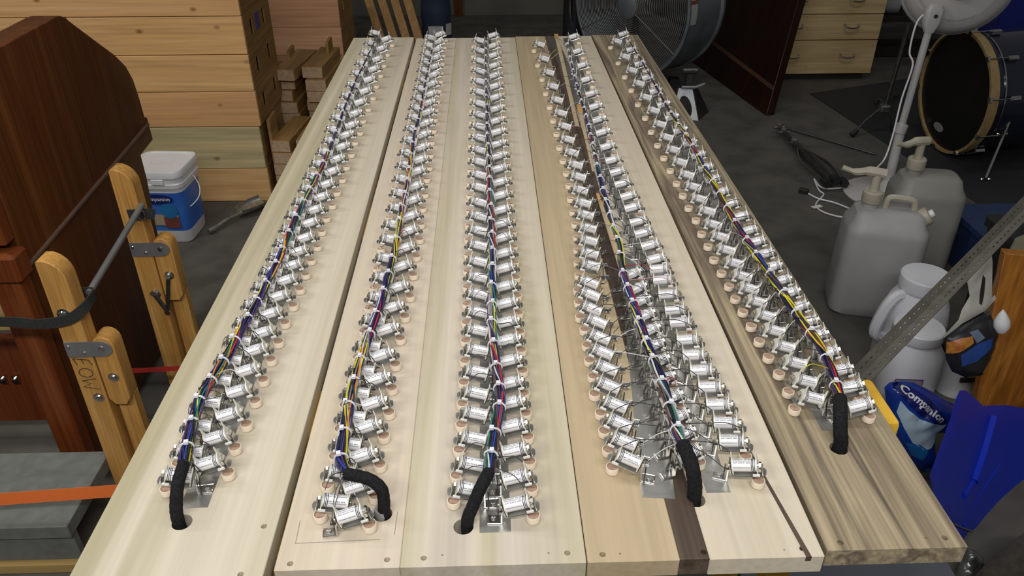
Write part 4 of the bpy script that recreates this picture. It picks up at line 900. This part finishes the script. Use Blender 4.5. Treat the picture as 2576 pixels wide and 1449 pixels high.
MB().lathe([(Rg+.004, -.004), (Rg+.008, .006), (Rg+.004, .012), (Rg, .004)], 48, GM, close=True).build('guard_rim', FANW, t)
cord = [(2328, 32, 3.42), (2305, 60, 3.41), (2288, 130, 3.40), (2296, 165, 3.38), (2268, 250, 3.36), (2246, 340, 3.32), (2225, 400, 3.28), (2198, 432, 3.2)]
pc = [PY(x, y, Y) for x, y, Y in cord]+[P(x, y, .006) for x, y in [(2190, 470), (2140, 470), (2085, 475), (2062, 468), (2048, 450), (2060, 478), (2072, 490), (2052, 515), (2075, 535), (2130, 548), (2150, 540)]]
MB().tube(spline(pc, 5), .004, 6).build('power_cord', WPLAS, t)
pp = [P(x, y, .008) for x, y in [(2150, 530), (2100, 510), (2060, 500), (2034, 487)]]; MB().tube(spline(pp, 4), .004, 6).build('power_cord', WPLAS, t)
pg = P(2022, 480, .012); MB().box(pg, (.045, .026, .022), Matrix.Rotation(rad(-30), 3, 'Z')).build('plug', BLACKR, t, bevel=.005)
MB().box(P(2055, 520, .006), (.05, .022, .003), Matrix.Rotation(rad(20), 3, 'Z')).build('cord_tag', PADW, t)

# folded cymbal stand and loose hardware on the floor
t = thing('folded_stand', 'folded chrome drum hardware stand lying on the floor', 'stand', P(2030, 390, 0))
s0, s1 = P(1958, 318, .03), P(2092, 458, .03); d = (s1-s0).normalized(); s_ = Vector((d.y, -d.x, 0))
MB().cyl(s0, s0.lerp(s1, .55), .012, n=10).build('upper_tube', DKMETAL, t)
MB().cyl(s0.lerp(s1, .35), s1, .017, n=10).build('lower_tube', DKMETAL, t)
for k in (-1, 0, 1):
    a0 = s0.lerp(s1, .42)+s_*.01*k; a1 = s1+s_*.045*k+Vector((0, 0, .01 if k else .025))
    MB().ribbon(spline([a0, a0.lerp(a1, .5)+s_*.04*k+Vector((0, 0, .02 if not k else 0)), a1], 5), (0, 0, 1), .016, .004).build('leg', mat('stand_chrome', (.36, .36, .35), .3, .9), t)
    MB().cyl(a1, a1+d*.05, .018, n=8).build('rubber_foot', BLACKR, t)
for f in (.02, .12, .33): q = s0.lerp(s1, f); MB().box(q+Vector((0, 0, .008)), (.035, .022, .030), Matrix.Rotation(rad(-50), 3, 'Z')).build('clamp', CHROME, t, bevel=.005); MB().tube([q+s_*-.03, q+s_*.03], .006, 6).build('wing_nut', CHROME, t)
p, q = P(1965, 318, .012), P(2202, 388, .008); t = MB().cyl(p, q, .006, n=8).build('loose_rod', DKMETAL); tag(t, 'thin dark rod lying on the floor above the folded stand', 'rod')
MBx = thing('pedal_stand', 'dark drum stand with splayed rubber-tipped legs in front of the bass drum', 'stand', P(2210, 290, 0))
hub = PY(2235, 232, 4.15); hub.z = .16
for px, py in [(2142, 340), (2205, 255), (2250, 330), (2255, 240)]:
    f_ = P(px, py, .012); MB().tube([hub, hub.lerp(f_, .6)+Vector((0, 0, .015)), f_], .007, 6).build('leg', DKMETAL, MBx); MB().cyl(f_+(hub-f_).normalized()*.04, f_, .013, .016, n=8).build('rubber_foot', BLACKR, MBx)
MB().cyl(hub+Vector((0, 0, -.05)), hub+Vector((.03, .02, .42)), .012, n=10).build('centre_tube', DKMETAL, MBx)
MB().box(hub+Vector((0, 0, -.02)), (.05, .05, .04)).build('clamp', STEEL, MBx, bevel=.006)

# milky jugs with pumps
def jug(c, w_, d, h, rz, m1, label, pump_dir, hdl=True):
    t = thing('pump_jug', label, 'jug', c, 'milky plastic jugs with pump tops'); M = Matrix.Translation(c) @ Matrix.Rotation(rad(rz), 4, 'Z')
    r = .045
    MB().loft([rsq(0, 0, .002, w_*.90, d*.90, r), rsq(0, 0, .012, w_*.97, d*.97, r), rsq(0, 0, .05, w_, d, r), rsq(0, 0, h*.80, w_*.97, d*.97, r), rsq(0, 0, h*.86, w_*.94, d*.92, r), rsq(0, 0, h*.90, w_*.86, d*.80, r*.9), rsq(0, 0, h*.975, w_*.80, d*.66, r*.8), rsq(0, 0, h, w_*.70, d*.52, r*.6)]).build('body', m1, t, M=M)
    nx = -w_*.24
    MB().cyl((nx, 0, h-.02), (nx, 0, h+.028), .027, n=18).build('neck', m1, t, M=M)
    MB().lathe([(.031, h+.018), (.033, h+.022), (.033, h+.055), (.028, h+.060), (.0005, h+.060)], 20, Matrix.Translation((nx, 0, 0))).build('collar_cap', YPLAS, t, M=M)
    MB().cyl((nx, 0, h+.055), (nx, 0, h+.115), .016, .014, n=14).build('pump_stem', YPLAS, t, M=M)
    a = rad(pump_dir-rz); dx, dy = math.cos(a), math.sin(a)
    MB().tube(spline([(nx-dx*.025, -dy*.025, h+.122), (nx+dx*.03, dy*.03, h+.126), (nx+dx*.07, dy*.07, h+.118), (nx+dx*.115, dy*.115, h+.128)], 4), [.017]*5+[.013]*4+[.009]*4, 8).build('pump_spout', YPLAS, t, M=M)
    if hdl:
        MB().tube(spline([(-w_*.06, 0, h-.015), (-w_*.05, 0, h+.030), (w_*.02, 0, h+.040), (w_*.20, 0, h+.036), (w_*.27, 0, h+.024), (w_*.28, 0, h-.018)], 5), .011, 8).build('handle', YPLAS, t, M=M)
        C2 = Matrix.Translation((w_*.37, -.01, h*.93)) @ Matrix.Rotation(rad(52), 4, 'Y')
        MB().lathe([(.0005, 0), (.032, 0), (.032, .028), (.026, .032), (.0005, .032)], 20, C2).build('vent_cap', YPLAS, t, M=M)
        MB().lathe([(.0005, .030), (.014, .030), (.014, .046), (.0005, .047)], 14, C2).build('vent_nub', WPLAS, t, M=M)
    return t
jug(Vector((1.375, 2.42, 0)), .275, .20, .395, -14, MPLAS, 'milky white pump jug with moulded handle in front of the other jug', 160)
jug(Vector((1.655, 2.70, 0)), .26, .20, .395, -12, MPLAS2, 'older milky pump jug half hidden behind the front jug', 195, False)

# white handled jugs
def hjug(c, R, h, rz, label, handle=True, lab=False):
    t = thing('handled_jug', label, 'jug', c, 'wide-mouth white jugs'); M = Matrix.Translation(c) @ Matrix.Rotation(rad(rz), 4, 'Z')
    MB().loft([rsq(0, 0, .002, R*1.8, R*1.8, R*.7, 6), rsq(0, 0, .012, R*1.94, R*1.94, R*.75, 6), rsq(0, 0, h*.55, R*2, R*2, R*.8, 6), rsq(0, 0, h*.72, R*1.9, R*1.9, R*.9, 6), rsq(0, 0, h*.82, R*1.55, R*1.55, R*.77, 6), rsq(0, 0, h*.86, R*1.45, R*1.45, R*.72, 6)]).build('body', DUSTY, t, M=M)
    MB().lathe([(R*.74, h*.84), (R*.80, h*.86), (R*.82, h*.88), (R*.82, h*.985), (R*.78, h), (R*.5, h*1.004), (.0005, h*1.005)], 32).build('screw_lid', DUSTY, t, M=M)
    if handle: MB().tube(spline([(-R*.55, 0, h*.80), (-R*1.0, 0, h*.80), (-R*1.32, 0, h*.66), (-R*1.45, 0, h*.42), (-R*.95, 0, h*.33)], 6), R*.20, 8).build('handle', DUSTY, t, M=M)
    if lab:
        MB().prism([(x, -R*1.0-.001, z) for x, z in ((-R*.75, h*.20), (R*.15, h*.20), (R*.15, h*.50), (-R*.75, h*.50))], (0, -.001, 0)).build('back_label', mat('label_lilac', (.34, .27, .33), .6, c2=(.40, .32, .36), scale=40), t, M=M)
        MB().tube([(x, -R*1.0-.003, z) for x, z in ((-R*.75, h*.20), (R*.15, h*.20), (R*.15, h*.50), (-R*.75, h*.50))], .0014, 4, closed=True).build('label_border', LNAVY, t, M=M)
    return t
hjug(Vector((1.355, 2.075, 0)), .092, .335, 12, 'white plastic jug with big side handle behind the slotted steel strut')
hjug(Vector((1.268, 1.90, 0)), .088, .265, -6, 'white wide-lidded jug with purplish label below the strut', False, True)
# white pail with black lid
c = P(2425, 1015, 0); c = Vector((1.458, 1.930, 0))
t = thing('white_pail', 'white pail with black rim between the jug and the amber panel', 'pail', c)
MB().lathe([(.0005, .002), (.060, .002), (.063, .01), (.068, .15), (.0005, .15)], 30, Matrix.Translation(c)).build('body', WPLAS, t)
MB().lathe([(.065, .145), (.072, .148), (.073, .185), (.068, .19), (.0005, .188)], 30, Matrix.Translation(c)).build('black_lid', BLACKR, t)
MB().box(c+Vector((-.01, -.066, .085)), (.045, .006, .016)).build('grip_slot', DARK, t)

# slotted angle strut leaning across
p0, p1 = PX(2150, 962, .72), PY(2590, 512, 1.75); d = (p1-p0).normalized(); t = thing('slotted_angle', 'long slotted steel angle strut leaning across the jugs', 'steel strut', p0)
p0 = p0-d*.30
view = ((p0+p1)/2-O).normalized(); s_ = d.cross(view).normalized(); nv = d.cross(s_).normalized()
if nv.dot(view) > 0: nv = -nv
fl_w = .024; L_ = (p1-p0).length
f1 = (s_*.85+nv*.52).normalized(); f2 = (-s_*.85+nv*.52).normalized(); th = .0022
ridge = nv*-.004
def web(fd, nm):
    # flange as two rails with bridges, leaving open slots
    m = MB(); o_ = fd.cross(d).normalized()
    def bar(a, b, u0, u1):
        q = [p0+d*a+fd*u0, p0+d*b+fd*u0, p0+d*b+fd*u1, p0+d*a+fd*u1]; m.hexa(q, [v+o_*th for v in q])
    bar(0, L_, 0, .0105); bar(0, L_, .0138, fl_w); x = 0
    while x < L_: bar(x, min(x+.011, L_), .0105, .0138); x += .020
    return m.build(nm, ANGLE, t)
web(f1, 'slotted_flange'); web(f2, 'slotted_flange')
MB().cyl(p0, p1, .0016, n=6).build('corner_ridge', ANGLE, t)

# torn white paper hanging by the strut
pl0 = PY(2470, 700, 1.72); Up = Vector((1, .25, 0)).normalized(); Vp = Vector((.08, -.22, -1)).normalized(); Np = Up.cross(Vp)
def uv(px, py, p0_, U_, V_):
    v = PL(px, py, p0_, U_.cross(V_).normalized())-p0_; a, b, cc = U_.dot(U_), U_.dot(V_), V_.dot(V_); x, y = v.dot(U_), v.dot(V_); dt = a*cc-b*b
    return ((cc*x-b*y)/dt, (a*y-b*x)/dt)
oc = [(2424, 664), (2492, 614), (2497, 660), (2495, 750), (2503, 742), (2506, 752), (2478, 782), (2420, 815), (2375, 850), (2374, 846), (2412, 805), (2420, 780), (2440, 745), (2432, 700)]
m, on, ins = puff([uv(x, y, pl0, Up, Vp) for x, y in oc], pl0, Up, Vp, .003, .014, .03, .010, 14, -.9)
t = thing('torn_paper_sack', 'torn white paper sack hanging beside the slotted strut', 'paper', pl0)
m.build('sack_sheet', PAPER, t, smooth=60)
sl = [uv(x, y, pl0, Up, Vp) for x, y in [(2474, 692), (2478, 700), (2474, 740), (2466, 766), (2461, 762), (2466, 725)]]
MB().prism([on(q, .001) for q in sl], (Np if Np.dot(O-pl0) > 0 else -Np)*.001).build('tear_slit', DARK, t)
# black bag with blue and orange print
pl1 = PY(2440, 850, 1.66); U1 = Vector((.95, .12, .22)).normalized(); V1 = Vector((.22, -.30, -.93)).normalized()
oc = [(2374, 852), (2400, 832), (2440, 808), (2490, 782), (2500, 810), (2510, 835), (2502, 870), (2485, 910), (2465, 945), (2430, 950), (2395, 935), (2380, 905)]
m, on1, in1 = puff([uv(x, y, pl1, U1, V1) for x, y in oc], pl1, U1, V1, .030, .013, .05, .006, 12, .5)
t = thing('printed_sack', 'black sack printed orange and blue slumped against the amber panel', 'sack', pl1)
m.build('body', BAGK, t, smooth=60)
def patch(pxs, onf, p0_, U_, V_, e, nm, mt, par, step=.008):
    q = [uv(x, y, p0_, U_, V_) for x, y in pxs]; us = [a[0] for a in q]; vs_ = [a[1] for a in q]; n = len(q)
    b2 = []
    for i in range(n):
        a, b = Vector(q[i]), Vector(q[(i+1) % n]); k = max(1, int((b-a).length/step)); b2 += [a+(b-a)*j/k for j in range(k)]
    pts = list(b2); x = min(us)
    while x < max(us):
        y = min(vs_)
        while y < max(vs_): pts.append(Vector((x, y))); y += step
        x += step
    r = delaunay_2d_cdt(pts, [(i, (i+1) % len(b2)) for i in range(len(b2))], [list(range(len(b2)))], 1, 1e-6)
    mm = MB(); mm.add([onf(tuple(v), e) for v in r[0]], [tuple(f) for f in r[2]]); return mm.build(nm, mt, par, smooth=60)
patch([(2376, 858), (2400, 846), (2430, 838), (2432, 855), (2400, 878), (2378, 888)], on1, pl1, U1, V1, .0012, 'orange_print', mat('print_orange', (.42, .10, .03), .4, c2=(.50, .26, .04), scale=60), t)
patch([(2402, 885), (2440, 858), (2480, 842), (2476, 868), (2440, 900), (2405, 915)], on1, pl1, U1, V1, .0012, 'blue_print', mat('print_blue', (.02, .06, .26), .4), t)
patch([(2425, 830), (2445, 822), (2460, 842), (2440, 856)], on1, pl1, U1, V1, .0014, 'slate_print', mat('print_slate', (.14, .19, .26), .4), t)
k = PL(2514, 795, pl1, U1.cross(V1).normalized()); t2 = MB().lathe([(.0005, -.032), (.012, -.028), (.020, -.010), (.018, .008), (.008, .030), (.0005, .042)], 16, Matrix.Translation(k+Vector((-.01, -.03, 0))) @ Matrix.Rotation(rad(-14), 4, 'Y')).build('white_spout', WPLAS, t)
# amber plywood panel on the right
a = P(2440, 1095, .0); q = [PX(2540, 640, 1.72), PX(2460, 1050, 1.50)]
t = thing('amber_panel', 'amber stained plywood panel standing at the right edge', 'panel', (1.75, 1.8, 0))
pa = Vector((1.415, 1.74, 0))
u = Vector((.16, .02, 0)); hh = Vector((-.055, .05, .57))
MB().hexa([pa, pa+Vector((1.0, -.25, 0)), pa+Vector((1.0, -.22, 0)), pa+Vector((.005, .03, 0))], [pa+hh, pa+hh+Vector((1.0, -.25, 0)), pa+hh+Vector((1.0, -.22, 0)), pa+hh+Vector((.005, .03, 0))]).build('sheet', ORANGE_WOOD, t, bevel=.002)
# teal upright, olive pail, dark blue tote at the right edge
k = PY(2598, 560, 2.40); t = thing('teal_upright', 'teal steel upright at the right edge behind the strut', 'post', (k.x+.06, 2.40, 0))
MB().hexa([(k.x-.02, 2.37, 0), (k.x+.06, 2.37, 0), (k.x+.06, 2.43, 0), (k.x-.02, 2.43, 0)], [(k.x+.02, 2.37, 1.3), (k.x+.10, 2.37, 1.3), (k.x+.10, 2.43, 1.3), (k.x+.02, 2.43, 1.3)]).build('column', TEAL, t, bevel=.004)
MB().box((k.x+.02, 2.40, .01), (.13, .10, .02)).build('base_plate', TEAL, t)
k = PY(2612, 600, 1.98); t = thing('olive_jug', 'olive translucent jug cut off by the right edge of the frame', 'jug', (k.x+.05, 1.99, 0))
z1 = PY(2550, 650, 2.0).z
MB().loft([rsq(k.x+.05, 1.99, .0, .15, .15, .04), rsq(k.x+.05, 1.99, .34, .17, .17, .04), rsq(k.x+.05, 1.99, .47, .15, .15, .04), rsq(k.x+.05, 1.99, .52, .07, .07, .02)]).build('body', mat('olive_plastic', (.26, .25, .17), .5), t)
MB().cyl((k.x+.05, 1.99, .52), (k.x+.05, 1.99, .56), .03, n=14).build('cap', YPLAS, t)
k0, k1 = P(2390, 640, 0), P(2500, 640, 0)
t = thing('navy_tote', 'dark blue plastic bin behind the second jug under the strut', 'bin', (1.96, 2.63, 0))
MB().loft([rsq(1.96, 2.63, .0, .24, .26, .03), rsq(1.96, 2.63, .20, .28, .30, .03)]).build('body', DKBLUE, t)
MB().loft([rsq(1.96, 2.63, .20, .30, .32, .03), rsq(1.96, 2.63, .222, .30, .32, .03)]).build('rim', DKBLUE, t)

t = thing('black_crate', 'black plastic crate in shadow behind the torn paper sack', 'crate', (1.73, 2.20, 0))
MB().loft([rsq(1.73, 2.20, .0, .15, .18, .02), rsq(1.73, 2.20, .40, .17, .20, .02)]).build('body', BLACKR, t)
MB().loft([rsq(1.73, 2.20, .39, .19, .22, .02), rsq(1.73, 2.20, .42, .19, .22, .02)]).build('rim', BLACKR, t)
# blue litter bag, puffed, with oval brand panel
pb0 = PY(2325, 1070, 1.60); Ub = Vector((.86, .02, -.30)).normalized(); Vb = Vector((-.22, -.42, -.80)); Vb = (Vb-Ub*Vb.dot(Ub)).normalized()
oc = [(2225, 975), (2238, 962), (2270, 958), (2300, 962), (2345, 985), (2385, 1010), (2432, 1030), (2436, 1060), (2420, 1085), (2375, 1090), (2345, 1090), (2345, 1130), (2350, 1150), (2322, 1190), (2296, 1170), (2268, 1120), (2250, 1085), (2232, 1030)]
m, onb, inb = puff([uv(x, y, pb0, Ub, Vb) for x, y in oc], pb0, Ub, Vb, .045, .012, .06, .012, 16, .5)
t = thing('litter_bag', 'crumpled blue plastic bag with a white brand name on a navy oval', 'bag', (pb0.x, pb0.y, 0))
m.build('film', BAGB, t, smooth=70)
patch([(2244, 1000), (2262, 1024), (2290, 1045), (2320, 1055), (2355, 1058), (2340, 1085), (2318, 1115), (2300, 1122), (2275, 1105), (2256, 1070), (2240, 1030)], onb, pb0, Ub, Vb, .0015, 'pale_panel', BAGS, t)
patch([(2266, 1108), (2290, 1108), (2308, 1122), (2300, 1150), (2282, 1140)], onb, pb0, Ub, Vb, .0017, 'bright_blue_panel', BAGT, t)
patch([(2312, 1172), (2345, 1150), (2338, 1172), (2322, 1188)], onb, pb0, Ub, Vb, .0017, 'bright_blue_panel', BAGT, t)
ov = []
oc_ = (2292, 1008); L1 = 76; L2 = 24; ao = math.atan2(88, 100)
for i in range(26):
    a = 2*math.pi*i/26; rx = L1*math.cos(a); ry = L2*math.sin(a)*(1-.25*abs(math.cos(a))); ov.append((oc_[0]+rx*math.cos(ao)-ry*math.sin(ao), oc_[1]+rx*math.sin(ao)+ry*math.cos(ao)))
patch(ov, onb, pb0, Ub, Vb, .0026, 'navy_oval', LNAVY, t, .006)
vs, fs = text_mesh('Companion', 1., 2, .028); wx = max(v.x for v in vs)
def tx(v):
    a = (v.x/wx-.5)*122; b = -(v.y-.32)*27
    return onb(uv(oc_[0]+a*math.cos(ao)-b*math.sin(ao)+2, oc_[1]+a*math.sin(ao)+b*math.cos(ao)-1, pb0, Ub, Vb), .0042)
MB().add([tx(v) for v in vs], fs).build('brand_lettering', TXTW, t, smooth=0)

# blue snow shovel
s0, s1, s2 = P(2470, 1400, .02), PY(2340, 1200, 1.22), PY(2478, 990, 1.42)
ns = (s1-s0).cross(s2-s0).normalized(); ns = ns if ns.dot(O-s0) > 0 else -ns
V2 = (s2-s0).normalized(); V2 = (V2-ns*V2.dot(ns)).normalized(); U2 = V2.cross(ns).normalized()
# a long handle axis runs up to the right
oc = [(2340, 1200), (2372, 1160), (2410, 1110), (2440, 1060), (2460, 1010), (2472, 992), (2490, 993), (2515, 1010), (2540, 1034), (2590, 1030), (2650, 1040), (2700, 1150), (2690, 1250), (2576, 1330), (2527, 1364), (2400, 1316), (2380, 1280), (2362, 1245)]
q = [uv(x, y, s0, U2, V2) for x, y in oc]
Wd = max(a[0] for a in q)-min(a[0] for a in q); uc = (max(a[0] for a in q)+min(a[0] for a in q))/2
m, ons, inn = puff(q, s0, U2, V2, .004, .02, .03, 0, 1, 1., curve=lambda qq: -.06*(1-((qq[0]-uc)/(Wd/2))**2) )
ons_ = ons
t = thing('snow_shovel', 'deep blue plastic snow shovel scoop leaning at lower right', 'shovel', (s0.x, s0.y, 0))
m.build('blade', SHOV, t, smooth=60)
for pp, r_ in [([(2560, 1060), (2535, 1150), (2508, 1225)], .016), ([(2508, 1225), (2490, 1250), (2478, 1262)], .010), ([(2576, 1180), (2520, 1270), (2480, 1340)], .006), ([(2470, 1050), (2420, 1140), (2370, 1220)], .004)]:
    MB().tube(spline([ons_(uv(x, y, s0, U2, V2), -.004) for x, y in pp], 6), r_, 8).build('stiffening_rib', SHOV, t)
w0 = [ons_(uv(x, y, s0, U2, V2), .002) for x, y in [(2400, 1314), (2440, 1330), (2484, 1347), (2528, 1363)]]
MB().tube(spline(w0, 4), .0022, 5).build('metal_wear_edge', BRIGHT, t)
w1 = [ons_(uv(x, y, s0, U2, V2), -.01) for x, y in [(2404, 1330), (2440, 1346), (2484, 1362), (2520, 1376)]]
MB().ribbon(spline(w1, 4), ns.cross(U2), .045, .004).build('lower_lip', SHOV, t)
hb = ons_(uv(2640, 1040, s0, U2, V2), -.012); MB().cyl(hb, hb+Vector((.45, -.06, .50)), .014, n=12).build('handle_shaft', DKMETAL, t)
# dark sack and clear sheeting under the shovel corner
k0 = P(2540, 1420, .0)
pk = P(2560, 1410, .10); Uk = Vector((1, .1, .3)).normalized(); Vk = Vector((.2, -.5, -.8)); Vk = (Vk-Uk*Vk.dot(Uk)).normalized()
m, onk, ink = puff([uv(x, y, pk, Uk, Vk) for x, y in [(2450, 1449), (2480, 1420), (2530, 1378), (2576, 1340), (2640, 1330), (2700, 1400), (2690, 1520), (2560, 1540), (2440, 1520)]], pk, Uk, Vk, .03, .02, .06, .012, 10, 1.)
t = m.build('burlap_sack', mat('burlap_brown', (.055, .047, .037), .9, c2=(.035, .03, .025), scale=60, bump=.4), None, smooth=60); tag(t, 'dark brown sack at the lower right corner below the shovel', 'sack')
pk = P(2450, 1400, .06); Uk = Vector((1, .1, -.1)).normalized(); Vk = Vector((.0, -.5, -.8)); Vk = (Vk-Uk*Vk.dot(Uk)).normalized()
m, onk, ink = puff([uv(x, y, pk, Uk, Vk) for x, y in [(2434, 1378), (2455, 1385), (2475, 1405), (2470, 1440), (2455, 1480), (2425, 1500), (2400, 1450)]], pk, Uk, Vk, .02, .008, .03, .014, 30, 1.)
t = m.build('plastic_sheeting', mat('grey_film', (.10, .105, .10), .2, c2=(.03, .03, .03), scale=25, spec=.7), None, smooth=70); tag(t, 'crinkled grey plastic film bunched beside the right front bench corner', 'plastic film')
# blue-grey plastic box low under the right front corner
k = P(2300, 1440, .10)
t = thing('grey_box', 'low blue-grey plastic box on the floor under the right front bench corner', 'box', (k.x-.16, k.y+.1, 0))
MB().loft([rsq(k.x-.16, k.y+.08, .0, .44, .30, .03), rsq(k.x-.16, k.y+.08, .10, .46, .32, .03)]).build('body', mat('box_grey', (.11, .125, .15), .45, c2=(.095, .11, .135), scale=10), t)
MB().loft([rsq(k.x-.16, k.y+.08, .095, .48, .34, .03), rsq(k.x-.16, k.y+.08, .112, .48, .34, .03)]).build('lid', MATS['box_grey'], t)
clean_abs()
